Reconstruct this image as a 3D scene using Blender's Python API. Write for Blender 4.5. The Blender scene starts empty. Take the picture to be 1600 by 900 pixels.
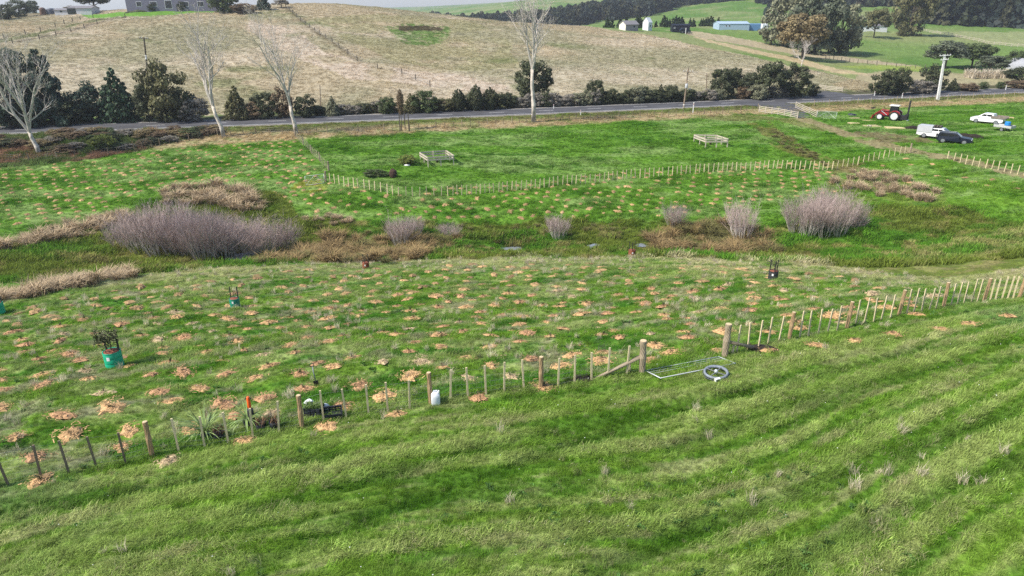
import bpy, math, random
import numpy as np

# ------------------------------------------------------------------ camera, sky, sun, exposure
sc = bpy.context.scene
COL = sc.collection
F_PX, CX, CY = 1066.0, 800.0, 450.0
PITCH = math.atan(440.0 / F_PX)
CAM_Z = 19.0
cam_d = bpy.data.cameras.new('camera')
cam_d.sensor_width = 36.0
cam_d.lens = 36.0 * F_PX / 1600.0
cam_d.clip_start = 0.5
cam_d.clip_end = 8000.0
cam = bpy.data.objects.new('camera', cam_d)
COL.objects.link(cam)
cam.location = (0, 0, CAM_Z)
cam.rotation_euler = (math.pi / 2 - PITCH, 0, 0)
sc.camera = cam

SUN_EL = math.radians(46.0)
SUN_AZ = math.radians(-112.0)          # bearing of the sun from +Y, clockwise positive: left and a little behind
world = bpy.data.worlds.new('World')
sc.world = world
world.use_nodes = True
wn = world.node_tree
wn.nodes.clear()
sky = wn.nodes.new('ShaderNodeTexSky')
sky.sky_type = 'NISHITA'
sky.sun_disc = False
sky.sun_elevation = SUN_EL
sky.sun_rotation = SUN_AZ
sky.altitude = 50
sky.air_density = 1.0
sky.dust_density = 0.8
sky.ozone_density = 1.0
bg = wn.nodes.new('ShaderNodeBackground')
bg.inputs['Strength'].default_value = 0.115
wo = wn.nodes.new('ShaderNodeOutputWorld')
wn.links.new(sky.outputs[0], bg.inputs[0])
wn.links.new(bg.outputs[0], wo.inputs[0])
sun_d = bpy.data.lights.new('sun', 'SUN')
sun_d.energy = 4.0
sun_d.angle = math.radians(4.0)
sun_d.color = (1.0, 0.935, 0.83)
sun = bpy.data.objects.new('sun', sun_d)
COL.objects.link(sun)
sun.location = (-60, -20, 80)
sdir = np.array([math.sin(SUN_AZ) * math.cos(SUN_EL), math.cos(SUN_AZ) * math.cos(SUN_EL), math.sin(SUN_EL)])
from mathutils import Vector, Matrix
sun.rotation_euler = Vector(sdir).to_track_quat('Z', 'Y').to_euler()
vs = sc.view_settings
vs.view_transform = 'Standard'
vs.look = 'None'
vs.gamma = 1.0
vs.use_curve_mapping = False
vs.exposure = 0.78
sc.cycles.max_bounces = 6
sc.cycles.diffuse_bounces = 3
sc.cycles.glossy_bounces = 2
sc.cycles.transmission_bounces = 3
sc.cycles.volume_bounces = 0
sc.cycles.use_denoising = False

random.seed(4)
RNG = np.random.default_rng(11)

# ------------------------------------------------------------------ numeric helpers
def _hash(ix, iy, seed):
    h = (ix.astype(np.int64) * 374761393 + iy.astype(np.int64) * 668265263 + seed * 974711) & 0x7fffffff
    h = ((h ^ (h >> 13)) * 1274126177) & 0x7fffffff
    h = (h ^ (h >> 16)) & 0xffff
    return h / 65535.0

def vnoise(x, y, seed=0):
    x = np.asarray(x, float); y = np.asarray(y, float)
    ix = np.floor(x); iy = np.floor(y)
    fx = x - ix; fy = y - iy
    fx = fx * fx * fx * (fx * (fx * 6 - 15) + 10); fy = fy * fy * fy * (fy * (fy * 6 - 15) + 10)
    a = _hash(ix, iy, seed); b = _hash(ix + 1, iy, seed)
    c = _hash(ix, iy + 1, seed); d = _hash(ix + 1, iy + 1, seed)
    return (a * (1 - fx) + b * fx) * (1 - fy) + (c * (1 - fx) + d * fx) * fy

def fbm(x, y, seed=0, octv=4, gain=0.5):
    s = 0.0; amp = 1.0; tot = 0.0
    for o in range(octv):
        cs, sn = math.cos(0.7 * o), math.sin(0.7 * o)
        s = s + amp * vnoise((x * cs - y * sn) * 2 ** o, (x * sn + y * cs) * 2 ** o, seed + o * 17)
        tot += amp; amp *= gain
    return s / tot

def sfbm(x, y, seed=0, octv=4, gain=0.5):       # axis-aligned octaves: keeps stretched streaks stretched
    s = 0.0; amp = 1.0; tot = 0.0
    for o in range(octv):
        s = s + amp * vnoise(x * 2 ** o + 5.3 * o, y * 2 ** o + 9.1 * o, seed + o * 17)
        tot += amp; amp *= gain
    return s / tot

def sstep(a, b, x):
    t = np.clip((x - a) / (b - a), 0, 1)
    return t * t * (3 - 2 * t)

def inside(poly, x, y):
    poly = np.asarray(poly, float)
    res = np.zeros(np.shape(x), bool)
    n = len(poly)
    for i in range(n):
        x0, y0 = poly[i]; x1, y1 = poly[(i + 1) % n]
        if y0 == y1:
            continue
        c = ((y0 > y) != (y1 > y)) & (x < (x1 - x0) * (y - y0) / (y1 - y0) + x0)
        res ^= c
    return res

# ------------------------------------------------------------------ the lie of the land
SP, CP_ = math.sin(PITCH), math.cos(PITCH)

def ctrl(px, zc, z):
    """a surveyed point: bearing (as a photo column), distance along the view axis, height above the road"""
    u = (px - CX) / F_PX
    v = ((z - CAM_Z) / zc + SP) / CP_
    return (u * zc, zc * (CP_ + v * SP), z)

CTRL = [
 (800,9,7.4),(0,14,7.2),(800,14.5,7.2),(1600,14.5,7.0),(-200,21,6),(235,21.4,6.0),(650,23,6.35),(1003,24.9,6.6),(1132,26.5,6.5),
 (1410,31.5,5.9),(1595,35,5.4),(1800,38,5.5),
 (178,27.5,5.4),(368,42,1.9),(0,40,2.4),(800,40,2.7),(1207,44.6,2.5),(1000,34,4.6),(600,28.5,5.5),
 (0,46,.9),(200,52,0),(450,59,-1.5),(800,62,-2.0),(1100,60,-1.4),(1300,54,0),(1450,47,1.8),
 (0,60,-2.3),(200,64,-3.4),(450,69,-4.2),(800,72,-4.7),(1100,71,-4.2),(1300,66,-3.0),(1450,60,-1.3),(1600,50,1.7),(1600,42,3.4),
 (0,75,-3),(250,77,-3.3),(600,77.5,-3.5),(900,77.5,-3.5),(1200,76,-3),(1400,75,-2.4),(1600,70,-1),
 (0,88,-2.3),(300,87,-2),(600,83,-2),(900,88,-2),(1200,94,-1.5),(1310,92,-1.2),(1420,98,-.3),(1600,84,.1),(1600,74,-.4),
 (0,98,-1.3),(300,101,-1.1),(460,110,-.3),(800,101,-1.1),(800,118,.1),(1200,115,.1),(1500,115,.15),(1600,127,.35),
 (0,112,.3),(400,119,.3),(800,131,.3),(1200,147,.3),(1600,165,.3),(-300,104,.3),(1900,180,.3),
 (0,122,.3),(400,129,.3),(800,141,.3),(1200,157,.4),(1600,175,.6),
 (0,132,1.2),(0,168,8),(0,215,13.5),(0,250,15.5),(0,290,15.3),(-300,125,1.2),(-300,180,10),(-300,250,16),
 (145,235,15.1),(350,170,7.3),(350,215,14),(340,240,18.0),(340,270,18.0),(200,240,17.7),(200,270,17.7),(490,255,19.6),(490,290,19.3),
 (640,178,6.6),(520,182,9.6),(720,195,7.0),(640,220,12.6),(640,258,17.0),(640,290,16.6),
 (800,180,5.8),(800,225,11.5),(800,255,13.2),(800,290,12.3),(950,190,5.2),(950,225,9.5),(950,255,11.2),(950,300,10),
 (1100,180,3.2),(1100,215,7),(1100,260,8.4),(1150,300,9.7),(1230,175,1.9),(1230,200,4.1),(1230,240,5),
 (1350,175,1),(1350,250,4),(1418,313,7),(1500,198,1.7),(1500,260,4),(1500,350,7),(1600,208,2),(1600,243,5.3),(1600,353,7),
 (1150,400,9),(1150,600,21),(1000,500,7),(1000,800,22),(800,500,0),(800,900,17),(680,900,1),(600,600,-6),(600,1100,-2),(400,600,-10),
 (1200,500,14),(1300,450,12),(1300,800,45),(1450,420,11),(1450,650,45),(1600,420,10),(1600,520,28),(1600,800,80),(1100,1000,45),
 (900,1200,38),(1300,1500,90),(800,2000,30),(400,2000,-10),(0,2000,-15),(0,600,0),(0,400,8),(400,400,6),(1600,2000,120)]
CW = np.array([ctrl(*c) for c in CTRL])

def _lp(x, y):
    r = np.hypot(x, y)
    th = np.clip(np.arctan2(x, y), -0.85, 0.85)
    return th, np.log(np.clip(r, 8, 2600))

_tc, _rc = _lp(CW[:, 0], CW[:, 1])
def _phi(d2):
    return 0.5 * d2 * np.log(d2 + 1e-12)
_n = len(CW)
_A = np.zeros((_n + 3, _n + 3))
_d2 = (_tc[:, None] - _tc[None]) ** 2 + (_rc[:, None] - _rc[None]) ** 2
_A[:_n, :_n] = _phi(_d2) + 1e-4 * np.eye(_n)
_A[:_n, _n:] = np.stack([np.ones(_n), _tc, _rc], 1)
_A[_n:, :_n] = _A[:_n, _n:].T
_W = np.linalg.solve(_A, np.concatenate([CW[:, 2], np.zeros(3)]))

def h_base(x, y):
    x = np.asarray(x, float); y = np.asarray(y, float)
    sh = x.shape
    t, r = _lp(x.ravel(), y.ravel())
    out = np.empty(t.shape)
    for i in range(0, len(t), 60000):
        a, b = t[i:i + 60000], r[i:i + 60000]
        d2 = (a[:, None] - _tc[None]) ** 2 + (b[:, None] - _rc[None]) ** 2
        out[i:i + 60000] = _phi(d2) @ _W[:_n] + _W[_n] + _W[_n + 1] * a + _W[_n + 2] * b
    return out.reshape(sh)

# road centre line in the world, from surveyed points on its flat bed
ROAD_Z = 0.3
def on_level(px, py, z):
    u = (px - CX) / F_PX; v = (CY - py) / F_PX
    zc = (CAM_Z - z) / (SP - v * CP_)
    return np.array([u * zc, zc * (CP_ + v * SP)])
_rp = [on_level(px, py, ROAD_Z) for px, py in ((-250, 211.0), (0, 204), (400, 191.7), (800, 175.6), (1200, 157.2), (1600, 141.5))]
_rp.insert(0, _rp[0] + (_rp[0] - _rp[1]) * 1.5)
_rp.append(_rp[-1] + (_rp[-1] - _rp[-2]) * 2.2)
_rp = np.array(_rp)
_pf = np.polyfit(_rp[:, 0], _rp[:, 1], 3)
ROAD_X = np.linspace(-260, 330, 240)
ROAD_Y = np.polyval(_pf, ROAD_X)
def road_d(x, y):
    """signed distance to the road centre, positive beyond it"""
    yy = np.interp(x, ROAD_X, ROAD_Y)
    sl = np.interp(x, ROAD_X, np.gradient(ROAD_Y, ROAD_X))
    return (y - yy) / np.sqrt(1 + sl * sl)

POOLS = []          # (x, y, radius x, radius y, level)
FX = FY = None      # near fence line, filled below

RUTS = []           # wheel tracks, as ground polylines: (points, depth, width)
def line_d(x, y, pts):
    best = np.full(np.shape(x), 1e9)
    for (x0, y0), (x1, y1) in zip(pts[:-1], pts[1:]):
        dx, dy = x1 - x0, y1 - y0
        t = np.clip(((x - x0) * dx + (y - y0) * dy) / (dx * dx + dy * dy), 0, 1)
        best = np.minimum(best, np.hypot(x - x0 - t * dx, y - y0 - t * dy))
    return best

def h_mid(x, y):
    h = h_base(x, y)
    d = np.abs(road_d(x, y))
    w = 1 - sstep(6.5, 15, d)
    w = w * (np.abs(x) < 320)
    h = h * (1 - w) + ROAD_Z * w
    return h

def relief(x, y):
    r = np.hypot(x, y)
    d = np.abs(road_d(x, y))
    calm = sstep(4.2, 7.0, d)
    out = np.zeros(np.shape(x))
    if FX is not None:
        ac = y - np.interp(x, FX, FY)
        near = 1 - sstep(-1.5, 0.8, ac)
        w = x + 0.0
        # windrows left by the mower, parallel with the fence
        st = sfbm(x * .11 + 3, ac * 2.1 + .35 * np.sin(x * .21), 31, 3, .6)
        out = out + near * (st - 0.5) * 0.24
        for pts, dep, wid in RUTS:
            m = r < 48
            if np.any(m):
                q = line_d(x[m], y[m], pts) + .22 * (vnoise(x[m] * .8, y[m] * .8, 7) - .5)
                out[m] = out[m] - dep * np.exp(-(q / wid) ** 2) * (.55 + .9 * vnoise(x[m] * .25, y[m] * .25, 9))
        mid = sstep(-1.5, 1.0, ac) * (1 - sstep(58, 70, r))
        out = out + mid * ((fbm(x * 0.55, y * 1.0, 8, 4) - .5) * 0.50)
    far = sstep(60, 75, r)
    out = out + far * (fbm(x * 0.28, y * 0.42, 5, 4) - .5) * (0.35 + 0.9 * sstep(140, 400, r) + .8 * (1 - sstep(74, 84, r)))
    return out * calm

def H(x, y):
    x = np.asarray(x, float); y = np.asarray(y, float)
    h = h_mid(x, y) + relief(x, y)
    for (qx, qy, a, b, lv) in POOLS:
        e = np.sqrt(((x - qx) / a) ** 2 + ((y - qy) / b) ** 2)
        w = 1 - sstep(0.75, 1.8, e)
        h = h * (1 - w) + (lv - 0.14) * w
    return h

def at(px, py, z0=10.0, z1=900.0, lift=0.0):
    """where the sight line through a photo point meets the ground"""
    u = (px - CX) / F_PX; v = (CY - py) / F_PX
    zc = np.geomspace(z0, z1, 700)
    X = u * zc; Y = zc * (CP_ + v * SP); Z = CAM_Z - zc * (SP - v * CP_)
    g = H(X, Y)
    k = np.nonzero(Z <= g)[0]
    if len(k) == 0:
        k = int(np.argmin(Z - g))
        return Vector((float(X[k]), float(Y[k]), float(g[k]) + lift))
    k = k[0]
    if k > 0:
        a, b = zc[k - 1], zc[k]
        for _ in range(3):
            s = np.linspace(a, b, 12)
            gg = H(u * s, s * (CP_ + v * SP)); zz = CAM_Z - s * (SP - v * CP_)
            j = np.nonzero(zz <= gg)[0]
            j = j[0] if len(j) else 11
            a, b = s[max(j - 1, 0)], s[j]
        s = b
    else:
        s = zc[0]
    x = float(u * s); y = float(s * (CP_ + v * SP))
    return Vector((x, y, float(H(np.array([x]), np.array([y]))[0]) + lift))

def hz(x, y):
    return float(H(np.array([float(x)]), np.array([float(y)]))[0])

def mpp(p):
    """metres that one photo pixel spans at the distance of p"""
    zc = p.y * CP_ + (CAM_Z - p.z) * SP
    return zc / F_PX

def project(x, y, z):
    dz = z - CAM_Z
    zc = y * CP_ - dz * SP
    return CX + F_PX * x / zc, CY - F_PX * (y * SP + dz * CP_) / zc

# near fence line (posts by the place where they enter the ground)
LEFT_POSTS = [(-32, 768), (238, 712), (472, 668), (673, 631), (845, 607), (1003, 584)]
RIGHT_POSTS = [(1132, 557), (1233, 530), (1323, 512), (1404, 493), (1474, 480), (1537, 471), (1592, 466), (1650, 458)]
_lp3 = [at(*p) for p in LEFT_POSTS]
_rp3 = [at(*p) for p in RIGHT_POSTS]
_fl = np.array([[p.x, p.y] for p in _lp3 + _rp3])
_s0 = (_fl[1] - _fl[0]) / (_fl[1, 0] - _fl[0, 0])
_s1 = (_fl[-1] - _fl[-3]) / (_fl[-1, 0] - _fl[-3, 0])
FX = np.concatenate([[_fl[0, 0] - 60], _fl[:, 0], [_fl[-1, 0] + 80]])
FY = np.concatenate([[_fl[0, 1] - 60 * _s0[1]], _fl[:, 1], [_fl[-1, 1] + 80 * _s1[1]]])

for px, py, a, b in ((378, 403, 1.3, 1.8), (800, 388, 1.1, .6), (928, 384.5, .6, .75), (1002, 383, .5, .6)):
    p = at(px, py)
    POOLS.append((p.x, p.y, a, b, p.z))
_rut_px = [([(420, 872), (600, 800), (760, 745), (900, 692), (1060, 640), (1250, 590), (1420, 552), (1600, 532)], .17, .26),
           ([(200, 868), (450, 780), (640, 730), (800, 690), (960, 655), (1100, 625)], .12, .22),
           ([(930, 895), (1090, 830), (1220, 780), (1330, 735), (1440, 690), (1600, 640)], .18, .30),
           ([(1050, 700), (1180, 655), (1330, 602), (1480, 572), (1600, 556)], .11, .22),
           ([(1200, 895), (1300, 845), (1420, 790), (1600, 715)], .14, .30),
           ([(0, 800), (160, 775), (330, 745), (520, 712)], .10, .25)]
for pp, dep, wid in _rut_px:
    RUTS.append(([(q.x, q.y) for q in (at(*p_) for p_ in pp)], dep * 1.3, wid))

# ------------------------------------------------------------------ materials
def _mat(name):
    m = bpy.data.materials.new(name)
    m.use_nodes = True
    nt = m.node_tree
    return m, nt, nt.nodes['Principled BSDF']

def N(nt, kind, **kw):
    n = nt.nodes.new(kind)
    for k, v in kw.items():
        setattr(n, k, v)
    return n

_mats = {}
def mat(name, rgb, rough=0.8, var=0.25, scale=6.0, metal=0.0, bump=0.0, spec=0.3, stretch=None, island=0.0, coat=0.0, transl=0.0):
    """procedural surface: base colour broken up by noise in object space, optional per-leaf variation and relief"""
    if name in _mats:
        return _mats[name]
    m, nt, bs = _mat(name)
    tc = N(nt, 'ShaderNodeTexCoord')
    mp = N(nt, 'ShaderNodeMapping')
    if stretch:
        mp.inputs['Scale'].default_value = stretch
    nt.links.new(tc.outputs['Object'], mp.inputs[0])
    no = N(nt, 'ShaderNodeTexNoise')
    no.inputs['Scale'].default_value = scale
    no.inputs['Detail'].default_value = 5
    nt.links.new(mp.outputs[0], no.inputs['Vector'])
    mr = N(nt, 'ShaderNodeMapRange')
    mr.inputs['From Min'].default_value = 0.3
    mr.inputs['From Max'].default_value = 0.7
    mr.inputs['To Min'].default_value = 1 - var
    mr.inputs['To Max'].default_value = 1 + var
    nt.links.new(no.outputs['Fac'], mr.inputs['Value'])
    fac = mr.outputs[0]
    if island > 0:
        ge = N(nt, 'ShaderNodeNewGeometry')
        m2 = N(nt, 'ShaderNodeMapRange')
        m2.inputs['To Min'].default_value = 1 - island
        m2.inputs['To Max'].default_value = 1 + island
        nt.links.new(ge.outputs['Random Per Island'], m2.inputs['Value'])
        mu = N(nt, 'ShaderNodeMath', operation='MULTIPLY')
        nt.links.new(fac, mu.inputs[0]); nt.links.new(m2.outputs[0], mu.inputs[1])
        fac = mu.outputs[0]
    vm = N(nt, 'ShaderNodeVectorMath', operation='SCALE')
    vm.inputs[0].default_value = rgb
    nt.links.new(fac, vm.inputs['Scale'])
    nt.links.new(vm.outputs[0], bs.inputs['Base Color'])
    bs.inputs['Roughness'].default_value = rough
    bs.inputs['Metallic'].default_value = metal
    bs.inputs['Specular IOR Level'].default_value = spec
    if coat:
        bs.inputs['Coat Weight'].default_value = coat
    if bump > 0:
        bp = N(nt, 'ShaderNodeBump')
        bp.inputs['Strength'].default_value = bump
        bp.inputs['Distance'].default_value = 0.02
        nt.links.new(no.outputs['Fac'], bp.inputs['Height'])
        nt.links.new(bp.outputs[0], bs.inputs['Normal'])
    if transl > 0:
        tr = N(nt, 'ShaderNodeBsdfTranslucent')
        nt.links.new(vm.outputs[0], tr.inputs[0])
        mx = N(nt, 'ShaderNodeMixShader')
        mx.inputs[0].default_value = transl
        out = nt.nodes['Material Output']
        nt.links.new(bs.outputs[0], mx.inputs[1]); nt.links.new(tr.outputs[0], mx.inputs[2])
        nt.links.new(mx.outputs[0], out.inputs[0])
    _mats[name] = m
    return m

def ground_material(name, fine, bump):
    m, nt, bs = _mat(name)
    at_ = N(nt, 'ShaderNodeAttribute', attribute_name='ground_colour')
    tc = N(nt, 'ShaderNodeTexCoord')
    fac = None
    for sc_, lo, hi in fine:
        no = N(nt, 'ShaderNodeTexNoise')
        no.inputs['Scale'].default_value = sc_
        no.inputs['Detail'].default_value = 6
        no.inputs['Roughness'].default_value = 0.65
        nt.links.new(tc.outputs['Object'], no.inputs['Vector'])
        mr = N(nt, 'ShaderNodeMapRange')
        mr.inputs['From Min'].default_value = 0.32; mr.inputs['From Max'].default_value = 0.68
        mr.inputs['To Min'].default_value = lo; mr.inputs['To Max'].default_value = hi
        nt.links.new(no.outputs['Fac'], mr.inputs['Value'])
        if fac is None:
            fac = mr.outputs[0]
        else:
            mu = N(nt, 'ShaderNodeMath', operation='MULTIPLY')
            nt.links.new(fac, mu.inputs[0]); nt.links.new(mr.outputs[0], mu.inputs[1]); fac = mu.outputs[0]
        last = no
    vm = N(nt, 'ShaderNodeVectorMath', operation='SCALE')
    nt.links.new(at_.outputs['Color'], vm.inputs[0]); nt.links.new(fac, vm.inputs['Scale'])
    nt.links.new(vm.outputs[0], bs.inputs['Base Color'])
    bs.inputs['Roughness'].default_value = 0.95
    bs.inputs['Specular IOR Level'].default_value = 0.1
    bp = N(nt, 'ShaderNodeBump')
    bp.inputs['Strength'].default_value = 0.8
    bp.inputs['Distance'].default_value = bump
    nt.links.new(last.outputs['Fac'], bp.inputs['Height'])
    nt.links.new(bp.outputs[0], bs.inputs['Normal'])
    return m

def tint_material(name, var=0.35, transl=0.25, rough=0.6, spec=0.15):
    """leaf or blade: colour given to each scattered plant, varied leaf by leaf"""
    m, nt, bs = _mat(name)
    a = N(nt, 'ShaderNodeAttribute', attribute_name='tint')
    a.attribute_type = 'INSTANCER'
    ge = N(nt, 'ShaderNodeNewGeometry')
    mr = N(nt, 'ShaderNodeMapRange')
    mr.inputs['To Min'].default_value = 1 - var; mr.inputs['To Max'].default_value = 1 + var
    nt.links.new(ge.outputs['Random Per Island'], mr.inputs['Value'])
    vm = N(nt, 'ShaderNodeVectorMath', operation='SCALE')
    nt.links.new(a.outputs['Color'], vm.inputs[0]); nt.links.new(mr.outputs[0], vm.inputs['Scale'])
    nt.links.new(vm.outputs[0], bs.inputs['Base Color'])
    bs.inputs['Roughness'].default_value = rough
    bs.inputs['Specular IOR Level'].default_value = spec
    if transl > 0:
        tr = N(nt, 'ShaderNodeBsdfTranslucent')
        nt.links.new(vm.outputs[0], tr.inputs[0])
        mx = N(nt, 'ShaderNodeMixShader'); mx.inputs[0].default_value = transl
        nt.links.new(bs.outputs[0], mx.inputs[1]); nt.links.new(tr.outputs[0], mx.inputs[2])
        nt.links.new(mx.outputs[0], nt.nodes['Material Output'].inputs[0])
    return m

# ------------------------------------------------------------------ mesh helpers
class MB:
    def __init__(s):
        s.v = []; s.f = []; s.n = 0
    def add(s, verts, faces):
        o = s.n
        s.v.extend([tuple(map(float, q)) for q in verts]); s.n += len(verts)
        s.f.extend([tuple(o + i for i in q) for q in faces])
        return s
    def box(s, c, size, rot=None, taper=1.0):
        hx, hy, hz_ = size[0] / 2, size[1] / 2, size[2] / 2
        q = [(-hx, -hy, -hz_), (hx, -hy, -hz_), (hx, hy, -hz_), (-hx, hy, -hz_),
             (-hx * taper, -hy * taper, hz_), (hx * taper, -hy * taper, hz_), (hx * taper, hy * taper, hz_), (-hx * taper, hy * taper, hz_)]
        if rot is not None:
            q = [rot @ Vector(p) for p in q]
        q = [(p[0] + c[0], p[1] + c[1], p[2] + c[2]) for p in q]
        return s.add(q, [(0, 3, 2, 1), (4, 5, 6, 7), (0, 1, 5, 4), (1, 2, 6, 5), (2, 3, 7, 6), (3, 0, 4, 7)])
    def bar(s, a, b, w, h, up=(0, 0, 1)):
        a = Vector(a); b = Vector(b); d = b - a; L = d.length; d.normalize()
        u = Vector(up)
        if abs(d.dot(u)) > 0.98:
            u = Vector((1, 0, 0))
        sx = d.cross(u).normalized(); sz = sx.cross(d).normalized()
        M = Matrix((sx, d, sz)).transposed()
        return s.box((a + b) / 2, (w, L, h), M)
    def tube(s, pts, rad, sides=6, cap=True):
        pts = [Vector(p) for p in pts]
        if not hasattr(rad, '__len__'):
            rad = [rad] * len(pts)
        rings = []
        ref = None
        for i, p in enumerate(pts):
            d = (pts[min(i + 1, len(pts) - 1)] - pts[max(i - 1, 0)])
            if d.length < 1e-9:
                d = Vector((0, 0, 1))
            d.normalize()
            if ref is None:
                ref = Vector((1, 0, 0)) if abs(d.x) < 0.8 else Vector((0, 1, 0))
            a = d.cross(ref).normalized(); b = d.cross(a)
            ref = b.cross(d) if (b.cross(d)).length > .1 else ref
            rings.append([p + (a * math.cos(2 * math.pi * k / sides) + b * math.sin(2 * math.pi * k / sides)) * rad[i] for k in range(sides)])
        vs_ = [q for r in rings for q in r]
        fs = []
        for i in range(len(pts) - 1):
            for k in range(sides):
                k2 = (k + 1) % sides
                fs.append((i * sides + k, i * sides + k2, (i + 1) * sides + k2, (i + 1) * sides + k))
        if cap:
            fs.append(tuple(range(sides - 1, -1, -1)))
            fs.append(tuple((len(pts) - 1) * sides + k for k in range(sides)))
        return s.add(vs_, fs)
    def lathe(s, prof, sides=16, c=(0, 0, 0), axis='Z', closed=False):
        vs_ = []; fs = []
        for (r, z) in prof:
            for k in range(sides):
                a = 2 * math.pi * k / sides
                p = (r * math.cos(a), r * math.sin(a), z)
                if axis == 'Y':
                    p = (p[0], p[2], p[1])
                elif axis == 'X':
                    p = (p[2], p[0], p[1])
                vs_.append((p[0] + c[0], p[1] + c[1], p[2] + c[2]))
        m = len(prof)
        for i in range(m if closed else m - 1):
            j = (i + 1) % m
            for k in range(sides):
                k2 = (k + 1) % sides
                fs.append((i * sides + k, i * sides + k2, j * sides + k2, j * sides + k))
        if not closed:
            fs.append(tuple(range(sides - 1, -1, -1)))
            fs.append(tuple((m - 1) * sides + k for k in range(sides)))
        return s.add(vs_, fs)
    def prism(s, prof, y0, y1, inset=None):
        """side profile (x, z) extruded across y; inset maps a height to how far the sides come in"""
        n = len(prof)
        ins = inset or (lambda z: 0.0)
        vs_ = [(x, y0 + ins(z), z) for x, z in prof] + [(x, y1 - ins(z), z) for x, z in prof]
        fs = [tuple(range(n)), tuple(range(2 * n - 1, n - 1, -1))]
        for i in range(n):
            j = (i + 1) % n
            fs.append((j, i, n + i, n + j))
        return s.add(vs_, fs)
    def mesh(s, name, material, smooth=False):
        me = bpy.data.meshes.new(name)
        me.from_pydata(s.v, [], s.f)
        if material is not None:
            me.materials.append(material)
        if smooth:
            me.polygons.foreach_set('use_smooth', [True] * len(me.polygons))
        me.validate()
        me.update()
        return me

def put(name, me, parent=None, loc=(0, 0, 0), rot=(0, 0, 0), scale=(1, 1, 1), label=None, cat=None, group=None, kind=None):
    if isinstance(me, tuple):
        me = me[0].mesh(name, me[1], *(me[2:]))
    o = bpy.data.objects.new(name, me)
    COL.objects.link(o)
    o.location = loc; o.rotation_euler = rot
    o.scale = scale if hasattr(scale, '__len__') else (scale,) * 3
    if parent is not None:
        o.parent = parent
    tag(o, label, cat, group, kind)
    return o

def tag(o, label=None, cat=None, group=None, kind=None):
    if label: o['label'] = label
    if cat: o['category'] = cat
    if group: o['group'] = group
    if kind: o['kind'] = kind
    return o

def thing(name, label, cat, loc=(0, 0, 0), rz=0.0, group=None, rot=None, scale=1.0):
    o = bpy.data.objects.new(name, None)
    COL.objects.link(o)
    o.empty_display_size = 0.2
    o.location = loc
    o.rotation_euler = rot if rot is not None else (0, 0, rz)
    o.scale = scale if hasattr(scale, '__len__') else (scale,) * 3
    return tag(o, label, cat, group)

# ------------------------------------------------------------------ regions of the land (corners surveyed from the photo, kept as ground points)
def poly(*pp):
    return np.array([[q.x, q.y] for q in (at(*p) for p in pp)])

P_WET = poly((-150, 492), (0, 468), (100, 452), (200, 434), (330, 421), (450, 412), (600, 408), (800, 403), (1000, 403), (1200, 409), (1300, 416), (1400, 428),
             (1480, 436), (1560, 425), (1700, 400), (1750, 345), (1600, 352), (1480, 318), (1350, 322), (1270, 345), (1200, 349), (1000, 345), (800, 349), (700, 349), (600, 349),
             (480, 340), (430, 300), (330, 292), (240, 310), (180, 345), (100, 362), (0, 385), (-150, 400))
P_BROWN1 = poly((405, 412), (470, 385), (560, 368), (640, 372), (720, 362), (700, 395), (620, 412))
P_BROWN2 = poly((1010, 375), (1060, 352), (1130, 350), (1200, 365), (1225, 395), (1150, 402), (1040, 395))
P_TAN3 = poly((1380, 405), (1450, 385), (1560, 362), (1640, 352), (1640, 385), (1530, 410), (1450, 428))
P_RUSHBED = poly((1300, 262), (1360, 262), (1470, 300), (1460, 320), (1330, 318), (1290, 300))
P_BANK = poly((-300, 222), (0, 210), (200, 205), (345, 201), (350, 208), (280, 220), (190, 240), (120, 252), (0, 262), (-300, 270))
P_DITCH = poly((1170, 192), (1200, 192), (1250, 228), (1310, 250), (1380, 248), (1330, 270), (1290, 262), (1220, 235))
P_TRACK = poly((1232, 184), (1262, 184), (1310, 200), (1360, 216), (1430, 232), (1520, 250), (1640, 276), (1640, 288), (1500, 254), (1415, 240), (1345, 224), (1290, 204))
P_MUD = poly((1330, 206), (1390, 207), (1440, 214), (1470, 224), (1400, 226), (1350, 216))
P_TRACK2 = poly((1070, 186), (1180, 180), (1240, 186), (1300, 203), (1285, 206), (1210, 190), (1130, 189))
P_DRIVE = poly((1180, 163), (1240, 161), (1258, 171), (1262, 184), (1247, 186), (1200, 172))
P_HILLGREEN = poly((600, 42), (650, 36), (700, 42), (702, 60), (670, 73), (630, 68))
P_SCAR = poly((622, 41), (660, 40), (692, 44), (690, 49), (650, 48), (624, 48))
P_RIDGE = poly((395, 30), (440, 40), (500, 78), (580, 100), (700, 118), (850, 140), (840, 150), (690, 140), (560, 120), (470, 92), (400, 60))
P_HOLLOW = poly((500, 28), (600, 22), (720, 30), (800, 62), (820, 110), (700, 112), (600, 92), (540, 66))
P_HLANE = poly((-20, 66), (60, 51), (145, 31), (200, 25), (196, 28), (140, 36), (62, 56), (-20, 71))
HILL_LINE = [(q.x, q.y) for q in (at(*p_) for p_ in ((447, 12), (470, 33), (500, 55), (530, 75), (558, 95)))]
HILL_LINE2 = [(q.x, q.y) for q in (at(*p_) for p_ in ((30, 66), (62, 59), (111, 48), (152, 37), (196, 27)))]
P_LAWN = poly((120, 21), (185, 19), (335, 14), (336, 19), (240, 25), (165, 29), (145, 29))
P_VIVIDR = poly((1300, 330), (1470, 318), (1640, 342), (1640, 300), (1500, 262), (1430, 245), (1330, 270))
P_FARFIELDS_EDGE = [at(1450, 141), at(1372, 131), at(1300, 116), at(1230, 101), at(1160, 86), at(1100, 74), at(1040, 59), at(990, 52), at(950, 48)]
P_HILL = np.array([[q.x, q.y] for q in P_FARFIELDS_EDGE] + [[22, 335], [-420, 360], [-420, 40]])
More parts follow.
